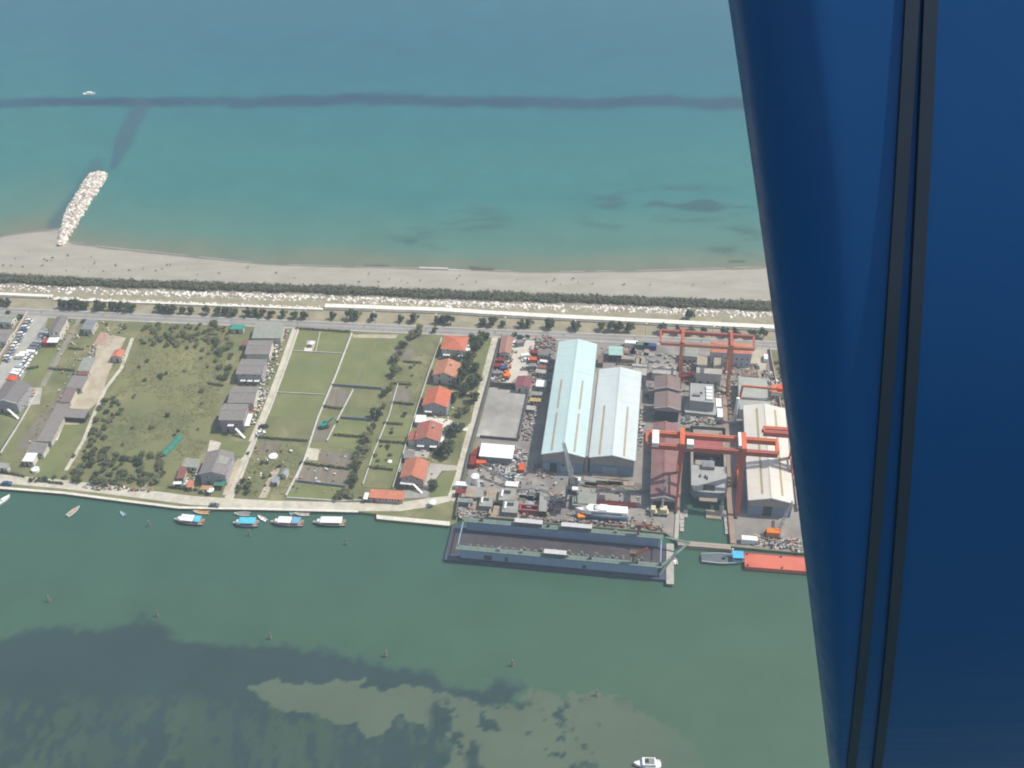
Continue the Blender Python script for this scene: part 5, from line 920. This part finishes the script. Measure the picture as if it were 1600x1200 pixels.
wall('garden_wall', 'white goal-side wall next to the sand pit', [(493, 551), (500, 520)], .6, .25, wm_); wall('garden_wall', 'pale wall behind the red-tiled houses', [(614, 764), (632, 704), (652, 640), (670, 584), (690, 530)], 1.2, .3, wm_); wall('garden_wall', 'pale wall along the promenade edge of the gardens', [(448, 779), (530, 784), (612, 781)], .8, .35, wm_); wall('garden_wall', 'white wall behind the olive-green trees', [(567, 758), (585, 706), (608, 650), (622, 600)], .8, .3, wm_)
wall('garden_wall', 'white wall beside the tractor path between soil plots', [(511, 690), (530, 652), (552, 610)], .8, .4, wm_); wall('fence_netting', 'blue-grey fence netting at the tilled plot head', [(517, 603), (597, 609)], 1.4, .15, mat('blue_net', (.20, .24, .30), (.15, .18, .23), .6, .9), 'fence'); wall('fence_netting', 'blue-grey fence netting across the green plots', [(532, 654), (582, 658)], 1.3, .15, mat('blue_net', (0, 0, 0)), 'fence'); wall('fence_netting', 'blue-grey fence netting below the tilled plot', [(464, 753), (540, 762)], 1.2, .15, mat('blue_net', (0, 0, 0)), 'fence')
wall('yard_wall', 'dark-topped shipyard wall along the lane', [(784, 528), (766, 596), (750, 655), (733, 715), (716, 790), (712, 812)], 2.4, .4, mat('dark_wall', (.16, .145, .13), (.11, .10, .09), .5, .9)); wall('yard_wall', 'dark wall at the head of the concrete pad', [(766, 604), (827, 607)], 2.6, .35, mat('dark_wall', (0, 0, 0))); wall('yard_wall', 'dark wall along the cabin side of the concrete pad', [(828, 608), (819, 650), (811, 686)], 2.0, .35, mat('dark_wall', (0, 0, 0))); wall('yard_wall', 'dark wall at the foot of the concrete pad', [(750, 684), (810, 689)], 1.4, .3, mat('dark_wall', (0, 0, 0)))
wall('yard_wall', 'pink-red yard wall at the shipyard boundary with the grass strip', [(1202, 546), (1212, 600), (1232, 700), (1246, 800)], 1.8, .35, mat('pink_plaster', (0, 0, 0)))
# street lamps
for x in (84, 180, 278, 380, 483, 587, 683, 790, 898, 1008, 1112):
    t = thing('street_lamp', 'grey street lamp on the sea side of the coast road', 'street lamp', G(x, ymid(x, -.3)), 0, 'coast road street lamps')
    MB().tube((0, 0, 0), (0, 0, 8), .11, .07, 7).build('pole', steel, t); MB().bar((0, 0, 7.9), (0, -1.8, 8.3), .09).build('arm', steel, t); MB().box(-.25, .25, -2.7, -1.7, 8.22, 8.42).build('lamp_head', gw, t)

# ------------------------------------------------------------------ shipyard and garden bits
def lump(nm, label, cat, p, parts, deg=0, group=None, zz=.06):
    "parts: (name, material, [boxes]) in the yard's own axes, metres"
    t = thing(nm, label, cat, G(*p)+Vector((0, 0, zz)), YRZ+R(deg), group)
    for pn, m, bx in parts:
        b = MB()
        for q in bx: b.box(*q)
        b.build(pn, m, t)
    return t
tanm = mat('primed_tan', (.36, .28, .215), (.27, .20, .155), .3, .85, c3=(.32, .27, .2)); greyp = mat('primed_grey', (.30, .30, .27), (.23, .225, .2), .3, .85); scrap = mat('scrap', (.25, .24, .23), (.09, .085, .085), .8, .7, c3=(.17, .15, .13))
CC = {'rusty': rust, 'white': wht, 'green': mat('container_green', (.10, .19, .14), (.08, .15, .11), .4, .7), 'red': cm((160, 60, 50)), 'blue': cm((60, 100, 150)), 'grey': steel, 'tan': tanm, 'orange': cm((225, 100, 55), .8)}
def container(label, p, L=6.06, col='white', deg=90, group=None):
    t = thing('container', label, 'container', G(*p)+Vector((0, 0, .06)), YRZ+R(deg), group); m = CC[col]
    MB().box(-L/2, L/2, -1.2, 1.2, .1, 2.55).build('box', m, t)
    for x in (-L/2, L/2):
        for y in (-1.2, 1.2): MB().box(x-.08, x+.08, y-.08, y+.08, 0, 2.62).build('corner_post', m, t)
    for s in (-1, 1): MB().box(L/2+.01, L/2+.06, .05 if s > 0 else -1.1, 1.1 if s > 0 else -.05, .2, 2.4).build('door', steel, t)
def plates(label, p, deg=0, L=6, W_=2.4, n=4, m=None, group=None):
    t = thing('plate_stack', label, 'steel plates', G(*p)+Vector((0, 0, .06)), YRZ+R(deg), group); rg = random.Random(int(p[0]*7+p[1]))
    for k in range(n): MB().box(-L/2, L/2, -W_/2, W_/2, .12+k*.16, .22+k*.16).build('plate', m or random.choice((greyp, rust, tanm, steel)), t, (rg.uniform(-.4, .4), rg.uniform(-.3, .3), 0), rg.uniform(-.08, .08))
def pipes(label, p, deg=0, L=8, n=6, m=None, group=None):
    t = thing('pipe_bundle', label, 'pipes', G(*p)+Vector((0, 0, .06)), YRZ+R(deg), group)
    for k in range(n): MB().tube((-L/2+random.uniform(-.6, .6), (k-n/2)*.42, .2), (L/2+random.uniform(-.6, .6), (k-n/2)*.42+random.uniform(-.2, .2), .2), .19, n=7).build('pipe', m or random.choice((rust, steel, tanm)), t)
_w, _g, _d, _r, _t, _b, _o, _gr = (.66, .64, .6), (.27, .27, .26), (.06, .06, .065), (.24, .12, .08), (.36, .28, .2), (.16, .26, .36), (.55, .17, .08), (.13, .19, .13)
JK = {'mixed': junkm('junk_mixed', [_w, _g, _d, _r, _t, _g, _d, _t, (.4, .37, .33), _b, _g, _gr, (.3, .15, .1), _t, (.42, .4, .37), _g]), 'steel': junkm('junk_steel', [_g, _d, _g, (.4, .4, .4), _d, _t, _g, _w]), 'rust': junkm('junk_rust', [_r, _t, _d, _g, _r, _d, _t, _g, (.34, .14, .09), _g]), 'garden': junkm('junk_garden', [_w, (.45, .2, .15), _t, _gr, _w, (.5, .42, .34), _gr, _g, _w])}
def heap(nm, label, cat, poly, n, smax, m, seed, group=None):
    rg = np.random.default_rng(seed); b = MB(); c = G(*np.mean(poly, 0)); xs_ = [p[0] for p in poly]; ys_ = [p[1] for p in poly]; k = 0
    while k < n:
        x, y = rg.uniform(min(xs_), max(xs_)), rg.uniform(min(ys_), max(ys_))
        if not inpoly(np.array([x]), np.array([y]), poly)[0]: continue
        p = G(x, y)-c; h = rg.uniform(.05, .9); a = Vector((p.x, p.y, h)); d = Vector(rg.normal(size=3)) if rg.random() < .45 else (EU if rg.random() < .5 else EV)*1.0; d.z *= .25; d.normalize(); b.bar(a, a+d*(rg.uniform(.5, smax*.55) if rg.random() < .85 else smax), rg.uniform(.15, 1.1), rg.uniform(.15, .8)); k += 1
    return stuff(tag(b.build(nm, m, None, c+Vector((0, 0, .06))), label, cat, group))
random.seed(31)
heap('scrap_heap', 'grey heap of scrap metal in front of the white canopy shed', 'scrap', [(768, 718), (800, 720), (820, 738), (812, 756), (775, 742), (762, 728)], 420, 3.4, JK['steel'], 1)
heap('scrap_heap', 'loose scrap scattered beside the white canopy shed', 'scrap', [(804, 700), (818, 705), (815, 722), (803, 718)], 90, 2.2, JK['steel'], 2); heap('scrap_heap', 'rusty scrap and pipe ends beside the dark crane', 'scrap', [(856, 772), (876, 775), (872, 800), (852, 798)], 160, 3, JK['rust'], 3)
heap('scrap_heap', 'pile of boat junk and timber at the corner of the yard wall', 'scrap', [(716, 796), (740, 798), (738, 810), (716, 808)], 120, 2.6, JK['mixed'], 4); heap('scrap_heap', 'mixed pallets and junk on the gravel lot edge', 'scrap', [(772, 556), (794, 556), (786, 600), (764, 602)], 210, 2.6, JK['mixed'], 5)
heap('scrap_heap', 'tangle of dark steel by the cyan shed corner at the coast road', 'scrap', [(838, 528), (868, 530), (864, 546), (836, 542)], 190, 2.6, JK['rust'], 6); heap('scrap_heap', 'brown construction debris under the far gantry crane', 'scrap', [(1066, 560), (1088, 562), (1086, 602), (1064, 600)], 170, 2.8, JK['rust'], 7)
heap('scrap_heap', 'cluttered steel parts between the hull block and assembly hall', 'scrap', [(1086, 598), (1134, 604), (1132, 622), (1088, 620)], 230, 2.8, JK['mixed'], 8); heap('scrap_heap', 'cluttered steel parts between hull block and near crane', 'scrap', [(1064, 650), (1132, 655), (1131, 664), (1066, 664)], 150, 2.4, JK['mixed'], 9); heap('scrap_heap', 'timber and scrap lining the dock pier edge', 'scrap', [(1175, 838), (1250, 845), (1250, 862), (1170, 853)], 190, 2.8, JK['mixed'], 10)
heap('scrap_heap', 'rusty sections lying by the yacht bow and far dock wall', 'scrap', [(900, 812), (1030, 822), (1040, 830), (980, 826), (890, 818)], 130, 2.6, JK['rust'], 11); heap('scrap_heap', 'sundry junk beside the pink yard wall', 'scrap', [(1190, 580), (1206, 580), (1216, 604), (1198, 600)], 80, 2.2, JK['steel'], 12); heap('scrap_heap', 'rusty scaffold tangle beside the shed door', 'scrap', [(834, 728), (852, 731), (856, 745), (838, 744)], 90, 2.6, JK['rust'], 13)
heap('scrap_heap', 'junk strewn along the pale grey shed wall', 'scrap', [(996, 640), (1003, 640), (1002, 705), (994, 705)], 110, 1.8, JK['mixed'], 14); heap('scrap_heap', 'small junk between the cabins and the cyan shed', 'scrap', [(820, 640), (838, 642), (830, 690), (813, 688)], 110, 2, JK['mixed'], 15); heap('scrap_heap', 'boat parts and trailers lining the long workshops', 'scrap', [(108, 598), (146, 540), (152, 544), (112, 626), (86, 672), (80, 676)], 150, 1.8, JK['mixed'], 16)
heap('scrap_heap', 'garden clutter in front of the grey-roofed houses', 'scrap', [(442, 512), (453, 513), (440, 545), (425, 590), (410, 635), (396, 668), (384, 668), (398, 630), (412, 585), (424, 550)], 240, 1.4, JK['garden'], 17); heap('scrap_heap', 'crates and flotsam on the bank below the thicket', 'scrap', [(128, 757), (240, 765), (240, 770), (130, 764)], 60, 1.6, JK['mixed'], 18); heap('scrap_heap', 'white yard furniture around the ditch-side house', 'scrap', [(24, 620), (36, 606), (60, 610), (40, 636)], 70, 1.6, JK['garden'], 19)
heap('scrap_heap', 'junk beside the house with white canopy', 'scrap', [(94, 505), (112, 500), (100, 530), (92, 545)], 60, 1.5, JK['mixed'], 20); heap('scrap_heap', 'sheds clutter by the skylight house', 'scrap', [(298, 742), (308, 726), (312, 740), (304, 760), (280, 762)], 70, 1.4, JK['garden'], 21)
for (p, sc_) in (((752, 792), 1), ((783, 781), 1.25), ((788, 800), 1.2)):
    k = sc_; lump('deck_block', 'tan prefabricated deck block with stiffened bays beside the floating dock', 'ship block', p, (('base_plate', tanm, [(-5*k, 5*k, -3.5*k, 3.5*k, 0, .8)]), ('upper_bay', greyp, [(-.5*k, 4.6*k, -2.8*k, 3*k, .82, 3.2)]), ('hatch_opening', darkdoor, [(.8*k, 3*k, .2*k, 1.8*k, 3.21, 3.3)]), ('side_web', tanm, [(-4.8*k, -4.2*k, -3.2*k, 3.2*k, .82, 2.2)]), ('hatch_cover', wht, [(.1*k, .7*k, -1.4*k, 1.6*k, 3.21, 3.8)])), 0, 'tan deck blocks by the floating dock')
lump('deck_block', 'grey deck panel with twin bays next to the tan deck blocks', 'ship block', (768, 780), (('base_plate', greyp, [(-7, 6, -2, 2, 0, .7)]), ('web', tanm, [(-6.8, -6.2, -1.8, 1.8, .7, 2.4), (5.2, 5.8, -1.8, 1.8, .7, 2.0)])))
lump('steel_frame', 'dark red open steel frames beside the floating dock wall', 'steel frame', (815, 802), (('beam', pr, [(-7, 7, -.3, .3, 0, 2.2), (-7, 7, 2.6, 3.2, 0, 2.2)]), ('rib', pr, [(-7, -6.4, .32, 2.58, 0, 2), (-1, -.4, .32, 2.58, 0, 2), (6, 6.6, .32, 2.58, 0, 2)]), ('floor', darkdoor, [(-6.3, 5.9, .4, 2.5, 0, .1)])))
lump('plate_rack', 'long grey-roofed plate rack angled beside the brown scrap', 'rack', (849, 789), (('roof', greyp, [(-1.6, 1.6, -7, 7, 3, 3.2)]), ('frame', dark, [(-1.5, 1.5, -6.8, 6.8, 0, 2.98)])), -4 + 7)
lump('red_cradle', 'long pink-red keel cradle lying behind the white yacht', 'cradle', (955, 788), (('beam', cm((190, 85, 80), .7), [(-10, 10, -.9, .9, .2, 1.1)]), ('cross_member', cm((190, 85, 80), .7), [(x, x+.5, -1.6, 1.6, 0, 1.3) for x in range(-9, 10, 4)])))
lump('tarpaulin_block', 'grey tarpaulin-covered block behind the yacht bow', 'tarpaulin', (912, 786), (('cover', mat('grey_tarp', (.27, .28, .25), (.22, .23, .2), .3, .9), [(-4.5, 5, -4, 4, 0, 2.2), (-3.6, 4, -3.2, 3.2, 2.2, 2.7)]),))
lump('site_tank', 'upright pale tank on a domed grey base by the yard wall', 'tank', (744, 776), (('base', greyp, [(-3.6, 3, -3, 3, 0, 2.6)]), ('roof_plate', tanm, [(-4, -.5, -3.2, 3.2, 2.6, 2.8)])))
def tank(label, p, r, h, m): t = thing('tank', label, 'tank', G(*p)+Vector((0, 0, .06))); MB().tube((0, 0, 0), (0, 0, h), r, n=20).build('shell', m, t); MB().tube((0, 0, h), (0, 0, h+.35), r*1.02, r*.2, 20).build('lid', m, t); return t
tank('tall white cylindrical tank by the yard wall', (743, 761), 1.7, 6, wht); tank('round white water tank on the lawn by the promenade', (56, 736), 1.6, 1.2, gw); tank('pale blue-grey round vat near the red steel frames', (827, 792), 1.8, 1.6, mat('vat_blue', (.3, .34, .38), (.24, .28, .31), .5, .7)); tank('low white-rimmed round garden pool in the allotments', (427, 714), 1.9, .6, wht); tank('small white garden basin beside the fruit bushes', (609, 722), 1.0, .4, wht)
for p, c_, d_, lab in (((724, 763), 'white', 0, 'white cabin container inside the yard wall'), ((733, 781), 'tan', 0, 'cream container with open lid by the site tank'), ((727, 789), 'grey', 0, 'grey-blue container by the yard wall corner'), ((724, 775), 'red', 0, 'dusty red container inside the yard wall'), ((739, 725), 'red', 90, 'red drum container beside the white canopy shed'), ((745, 712), 'red', 60, 'orange-red skip above the white canopy shed end'), ((752, 728), 'orange', 10, 'orange skip in front of the white canopy shed'), ((815, 736), 'orange', 90, 'bright orange bin container at the scrap heap edge'),
        ((812, 540), 'grey', 20, 'slate grey container beside the terracotta store'), ((782, 568), 'red', 0, 'pink-red container at the gravel lot wall'), ((778, 577), 'red', 10, 'dark red container stacked by the gravel lot wall'), ((787, 580), 'blue', 15, 'turquoise-blue container by the orange excavator'), ((776, 588), 'grey', 5, 'pale container near the dark pad wall'), ((834, 556), 'red', 0, 'reddish cabin container beside the white cabin roof'), ((833, 567), 'orange', 10, 'salmon-coloured container beside the burgundy cabin'), ((832, 577), 'grey', 5, 'lilac-grey container beside the salmon one'),
        ((986, 541), 'white', 0, 'white container on the coast road side of the yard'), ((1003, 544), 'green', 0, 'teal-green container beside the white roadside container'), ((1015, 545), 'blue', 0, 'blue container at the end of the roadside row'), ((980, 566), 'tan', 0, 'tan container among the plate stacks'), ((960, 562), 'rusty', 0, 'rust-orange container below the teal kiosk'), ((938, 568), 'rusty', 90, 'rust-orange container against the cyan shed'), ((1122, 636), 'white', 90, 'pale grey container beside the hull block'), ((1124, 652), 'white', 90, 'pale grey container stacked beyond the hull block'), ((1072, 592), 'red', 20, 'salmon-pink container by the brown shed'), ((1170, 848), 'white', 0, 'small white container on the dock pier'),
        ((1078, 790), 'grey', 0, 'grey container on the dock edge'), ((1112, 802), 'tan', 0, 'tan float box behind the ship stern')):
    if p == (1112, 802) or p == (1078, 790): continue
    container(lab, p, (6.06 if c_ != 'orange' else 4.2) if p[1] > 600 or p[0] > 850 else 3.4, c_, d_)
lump('float_box', 'tan square float box behind the ship stern', 'pontoon', (1115, 802), (('box', grey2, [(-3, 3, -2.4, 2.4, -1.2, .3)]), ('lid', tanm, [(-2.8, 2.8, -2.2, 2.2, .3, .4)])), 0, None, -.9)
for k in range(16):
    p = (978+random.uniform(-8, 66), 552+random.uniform(-4, 16)); (plates if k % 3 else pipes)('stack of steel stock in the store yard behind the twin sheds', p, random.choice((0, 90)), group='steel stock behind the sheds')
for k in range(12):
    p = (790+random.uniform(-10, 60), 768+random.uniform(-6, 16)); (plates if k % 2 else pipes)('steel stock laid out on the paving near the deck blocks', p, random.choice((0, 5, 90)), L=9, group='steel stock by deck blocks')
for k in range(12):
    p = (920+random.uniform(-12, 66), 752+random.uniform(-12, 14)); (plates if k % 2 else pipes)('steel stock laid out on the paving before the twin sheds', p, random.choice((0, -4, 3)), L=11, group='steel stock before the sheds')
for k in range(9):
    p = (1150+random.uniform(-6, 60), 590+random.uniform(-16, 0)); (plates if k % 2 else pipes)('steel stock lying between the office and the green-grey hall', p, random.choice((0, 90)), group='steel stock by the office')
for k in range(7): plates('plates leaning in the strip beside the dock rail', (1140+random.uniform(-3, 3), 610+k*7), 90, 4, 1.6, 3, rust, group='plates beside the dock rail')
heap('yard_litter', 'small crates, offcuts and drums littering the paving west of the dry dock', 'litter', [(722, 770), (740, 712), (815, 700), (845, 740), (1010, 752), (1012, 800), (1040, 826), (718, 802)], 240, 1.8, JK['mixed'], 40)
heap('yard_litter', 'small parts and timber littering the stock yard behind the twin sheds', 'litter', [(936, 545), (1070, 552), (1068, 650), (1004, 650), (1000, 575), (940, 566)], 150, 1.7, JK['mixed'], 41)
heap('yard_litter', 'small parts littering the paving east of the dry dock', 'litter', [(1078, 560), (1220, 590), (1228, 640), (1160, 625), (1140, 660), (1136, 600)], 260, 1.6, JK['mixed'], 42)
heap('yard_litter', 'pallets and barrels along the gravel lot edges', 'litter', [(784, 555), (800, 540), (806, 545), (794, 580), (770, 604), (766, 602)], 150, 1.5, JK['mixed'], 43)
heap('yard_litter', 'barrels and boxes between the gravel lot and the cyan shed', 'litter', [(826, 540), (868, 545), (858, 600), (826, 600)], 220, 1.5, JK['mixed'], 44)
heap('yard_litter', 'garden furniture and pots around the red-tiled houses', 'litter', [(690, 540), (735, 545), (690, 700), (664, 766), (640, 768), (672, 640)], 80, 1.1, JK['garden'], 45)
heap('yard_litter', 'boat gear and pots on the plots beside the sandy lot', 'litter', [(92, 540), (120, 500), (205, 508), (150, 545), (110, 620), (60, 700), (40, 700), (90, 600)], 75, 1.1, JK['garden'], 46)
heap('yard_litter', 'pots and frames among the allotment beds', 'litter', [(395, 692), (540, 706), (530, 770), (375, 772)], 50, 1.0, JK['garden'], 47)
heap('yard_litter', 'coils and tackle on the floating dock quay edge', 'litter', [(716, 800), (1036, 826), (1038, 830), (716, 804)], 150, 1.6, JK['rust'], 48)
heap('yard_litter', 'driftwood strewn over the beach', 'litter', [(0, 385), (80, 395), (300, 412), (600, 428), (900, 436), (1190, 436), (1190, 455), (700, 448), (300, 432), (0, 420)], 60, 1.3, junkm('driftwood', [(.28, .25, .2), (.33, .29, .24), (.22, .19, .16)]), 49)
# laundry-white terrace umbrellas, green net tunnel, cold frames
t = thing('net_tunnel', 'long green netting tunnel at the field edge', 'net tunnel', G(269, 697), YRZ+R(-14)); gm = mat('green_net', (.05, .21, .15), (.04, .17, .12), .5, .9)
for k in range(4): MB().loft([[(math.cos(a)*1.6, y, math.sin(a)*1.5) for a in np.linspace(0, math.pi, 7)] for y in (k*3.3-6.6, k*3.3-3.4)], close=True).build('net_bay', gm, t)
for p, lab in (((330, 771), 'white parasol table on the promenade before the skylight house'), ((676, 790), 'white parasol on the promenade end by the jetty'), ((487, 541), 'white canopy over the sand pit')):
    t = thing('parasol', lab, 'parasol', G(*p)); MB().tube((0, 0, 0), (0, 0, 2.4), .05, n=6).build('pole', steel, t); MB().tube((0, 0, 2.1), (0, 0, 2.75), 1.6, .05, 8).build('canopy', gw, t)

# ------------------------------------------------------------------ the aircraft's engine cowling beside the camera
def cowling():
    thc, dist, RR = R(-17), 2.6, 1.78; cy, cz = dist*math.cos(thc), dist*math.sin(thc); N = 160
    ANG_LIM = []
    def cut(pairs, rad=RR):                      # where a lip or seam lies along the barrel, as a smooth function of the angle round it
        A, B_ = [], []
        for px, py in pairs:
            d = CF + CR*((px-800)/FPX) - CU*((py-600)/FPX); q = math.hypot(d.y, d.z); uy, uz = d.y/q, d.z/q; dl = uy*cy+uz*cz; s = dl-math.sqrt(max(1e-4, rad**2-(dist**2-dl**2)))
            A.append(math.atan2(uz*s-cz, uy*s-cy) % (2*math.pi)); B_.append(d.x*s/q)
        ANG_LIM.append((min(A), max(A))); return np.polyfit(A, B_, 2)
    lip = cut([(1140, 0), (1160, 150), (1180, 300), (1202, 470), (1222, 610), (1245, 780), (1265, 920), (1280, 1050), (1295, 1195)], RR-.055)
    s1 = cut([(1424, 0), (1412, 300), (1388, 600), (1362, 880), (1334, 1175)]); s2 = cut([(1453, 0), (1445, 300), (1426, 600), (1402, 880), (1375, 1175)])
    lo, hi = min(q[0] for q in ANG_LIM), max(q[1] for q in ANG_LIM); AN = np.linspace(lo-.75, hi+.13, N); lip, s1, s2 = (np.polyval(k, np.clip(AN, lo-.2, hi+.13)) for k in (lip, s1, s2))
    t = thing('aircraft_engine_cowling', 'glossy deep blue aircraft engine cowling with two dark seam strips, beside the window', 'aircraft part', (0, 0, CAM_H))
    def ring(f, off, r): return [(x+off, cy+r*math.cos(a), cz+r*math.sin(a)) for a, x in zip(AN, f)]
    m = bpy.data.materials.new('cowling_blue'); m.use_nodes = True; n = m.node_tree.nodes; l = m.node_tree.links; b = n['Principled BSDF']
    geo = n.new('ShaderNodeNewGeometry'); tx = n.new('ShaderNodeTexNoise'); tx.inputs['Scale'].default_value = 3; tx.inputs['Detail'].default_value = 8; l.new(geo.outputs['Position'], tx.inputs['Vector'])
    rp = n.new('ShaderNodeValToRGB'); rp.color_ramp.elements[0].color = (.003, .064, .205, 1); rp.color_ramp.elements[1].color = (.0045, .077, .245, 1); l.new(tx.outputs['Fac'], rp.inputs[0]); l.new(rp.outputs[0], b.inputs['Base Color'])
    b.inputs['Roughness'].default_value = .42; b.inputs['Specular IOR Level'].default_value = .3; b.inputs['Coat Weight'].default_value = .08; b.inputs['Coat Roughness'].default_value = .06
    mp = n.new('ShaderNodeMapping'); mp.inputs['Scale'].default_value = (.35, 6, 6); mp.inputs['Rotation'].default_value = (.3, .25, .1); l.new(geo.outputs['Position'], mp.inputs['Vector']); sx = n.new('ShaderNodeTexNoise'); sx.inputs['Scale'].default_value = 5; sx.inputs['Detail'].default_value = 12; sx.inputs['Roughness'].default_value = .8; l.new(mp.outputs[0], sx.inputs['Vector'])
    mr = n.new('ShaderNodeMapRange'); mr.inputs['From Min'].default_value = .35; mr.inputs['From Max'].default_value = .7; mr.inputs['To Min'].default_value = .30; mr.inputs['To Max'].default_value = .55; l.new(sx.outputs['Fac'], mr.inputs['Value']); l.new(mr.outputs[0], b.inputs['Roughness'])
    bp = n.new('ShaderNodeBump'); bp.inputs['Strength'].default_value = .12; bp.inputs['Distance'].default_value = .01; l.new(tx.outputs['Fac'], bp.inputs['Height']); l.new(bp.outputs[0], b.inputs['Normal'])
    prof = [(1.6, RR-1.6), (.62, RR-.9), (.2, RR-.35), (.062, RR-.16), (.014, RR-.085), (.0, RR-.055), (.006, RR-.028), (.024, RR-.008), (.045, RR-.001), (.052, RR), (.06, RR), (.075, RR)]
    s1 = np.maximum(s1, lip+.02); s2 = np.maximum(s2, s1+.012); gap = s1-.006-lip; M_ = MB(); M_.loft([ring(np.minimum(lip+o_, lip+gap*fr) if fr else lip+o_, 0, r) for (o_, r), fr in zip(prof, [0]*6+[.12, .3, .5, .6, .7, .8])]+[ring(s1, -.006, RR)], close=False, caps=False); M_.build('inlet_cowl', m, t, smooth=True)
    end = lambda x, r: [(x, cy+r*math.cos(a), cz+r*math.sin(a)) for a in AN]
    M_ = MB(); M_.loft([ring(s2, .004, RR), ring(s2, .02, RR), ring(s2, .06, RR), ring(s2, .15, RR), ring(s2, .3, RR), ring(s2, .5, RR), end(1.6, RR), end(1.7, RR), end(3.2, RR*.96), end(5.0, RR*.8), end(6.2, RR*.62), end(5.6, RR*.3), end(1.6, RR-1.6)], close=False, caps=False); M_.build('fan_cowl', m, t, smooth=True)
    sm = mat('seal_strip', (.036, .052, .075), (.027, .040, .060), 6, .65)
    for pl in (s1, s2):
        M_ = MB(); M_.loft([ring(pl, -.0065, RR-.004), ring(pl, -.0055, RR+.0022), ring(pl, .0040, RR+.0022), ring(pl, .0050, RR-.004)], close=False, caps=False); M_.build('seal_strip', sm, t)
    M_ = MB(); M_.loft([ring(s1, .0, RR-.0015), ring(s2, .0, RR-.0015)], close=False, caps=False); M_.build('seam_band', m, t, smooth=True)
cowling()
# ------------------------------------------------------------------ the air between
b = MB().box(-6100, 6100, -6100, 6100, -5, CAM_H+6); hz = b.build('haze', bpy.data.materials.new('haze_air')); stuff(hz); tag(hz, 'thin bluish summer haze filling the air over the lagoon', 'haze')
hm = hz.data.materials[0]; hm.use_nodes = True; n = hm.node_tree.nodes
for q in list(n):
    if q.type != 'OUTPUT_MATERIAL': n.remove(q)
pv = n.new('ShaderNodeVolumePrincipled'); pv.inputs['Color'].default_value = (.80, .88, 1, 1); pv.inputs['Density'].default_value = .00028; pv.inputs['Anisotropy'].default_value = .2
hm.node_tree.links.new(pv.outputs[0], [q for q in n if q.type == 'OUTPUT_MATERIAL'][0].inputs['Volume'])

# ------------------------------------------------------------------ labels: say which one by what stands near it
LM = [((83, 510), 'the white-canopy house'), ((135, 508), 'the blue-grey roofed house'), ((181, 555), 'the orange-roofed hut'), ((418, 518), 'the green-grey flat roof'), ((483, 541), 'the sand pit'), ((300, 520), 'the roadside thicket'), ((706, 537), 'the red hipped house'), ((694, 577), 'the tan-orange house'), ((680, 622), 'the vivid red house'), ((668, 675), 'the dull red house'), ((645, 735), 'the orange-red house'), ((790, 540), 'the terracotta store'), ((900, 532), 'the cyan shed'), ((1140, 545), 'the orange-roofed office'), ((1105, 530), 'the far gantry crane'), ((604, 773), 'the orange garage'), ((331, 730), 'the skylight house'), ((361, 646), 'the mauve-walled house'), ((388, 574), 'the three-awning house'), ((507, 668), 'the teal excavator'), ((962, 548), 'the teal kiosk'), ((1034, 585), 'the rear brown shed'), ((815, 597), 'the crimson store'), ((774, 704), 'the white canopy shed'), ((940, 797), 'the white yacht'), ((893, 786), 'the harbour crane'), ((696, 880), 'the floating dock'), ((1055, 880), 'the narrow jetty'), ((130, 330), 'the stone groyne'), ((45, 715), 'the white-roofed shed'), ((1076, 498), 'the lone tree beyond the wall'), ((296, 816), 'the white-and-turquoise boat'), ((515, 819), 'the long white canopy boat'), ((1011, 1196), 'the cabin cruiser'), ((385, 820), 'the turquoise canopy boat'), ((269, 697), 'the green net tunnel'), ((15, 592), 'the orange kiosk')]
LMP = [(G(*p), n) for p, n in LM]; ORD = ['nearest', 'second nearest', 'third nearest', 'fourth nearest', 'fifth nearest', 'sixth nearest', 'seventh nearest', 'eighth nearest', 'ninth nearest', 'tenth nearest']
for grp, base in (('trees lining the coast road', 'round dark roadside tree by the sea wall'), ('garden trees by the red houses', 'leafy garden tree beside the shipyard lane'), ('trees dividing the allotments', 'olive-green tree in the allotment line'), ('cars along the pink wall', 'car nosed against the pink wall'), ('vehicles packed along the gravel road', 'vehicle in the packed gravel-road row'), ('coast road street lamps', 'grey coast-road street lamp'), ('dark garden hedges', 'trimmed dark garden hedge'), ('channel markers along the shallows', 'triple-pile timber channel marker'), ('mooring markers off the quay', 'triple-pile timber mooring marker'), ('steel stock behind the sheds', 'stack of steel stock'), ('steel stock by deck blocks', 'steel stock near the deck blocks'), ('steel stock before the sheds', 'steel stock before the twin sheds'), ('steel stock by the office', 'steel stock by the office'), ('garden fruit bushes', 'small garden fruit bush'), ('front garden bushes', 'small front-garden bush'), ('corner garden shrubs', 'dark corner-garden shrub'), ('shrubs behind grey houses', 'shrub behind the grey-roofed houses'), ('scattered field shrubs', 'scattered shrub in the open field'), ('tan deck blocks by the floating dock', 'tan prefabricated deck block'), ('shrubs at the lot gate', 'dark shrub at the gravel lot gate'), ('promenade bank bushes', 'low bush on the promenade bank'), ('shrubs at the yard edge', 'shrub on the shipyard grass strip'), ('allotment bushes', 'small bush among allotment beds'), ('roadside bushes', 'small bush on rough roadside ground'), ('plates beside the dock rail', 'rusty plates beside the dock rail'), ('shrubs at the lane mouth', 'dark shrub at the garden lane mouth')):
    ob = [o for o in sc.objects if o.parent is None and o.get('group') == grp]; near = {}
    for o in ob:
        q = sorted((((o.location-p).xy.length), n) for p, n in LMP)[0]; near.setdefault(q[1], []).append((q[0], o))
    for n, lst in near.items():
        lst.sort(key=lambda a: a[0])
        for i, (d, o) in enumerate(lst[:10]): o['label'] = '%s, %s to %s' % (base, ORD[i], n)
        for d, o in lst[10:]: o['label'] = '%s, among those far beyond the tenth from %s' % (base.split(' by ')[0], n)
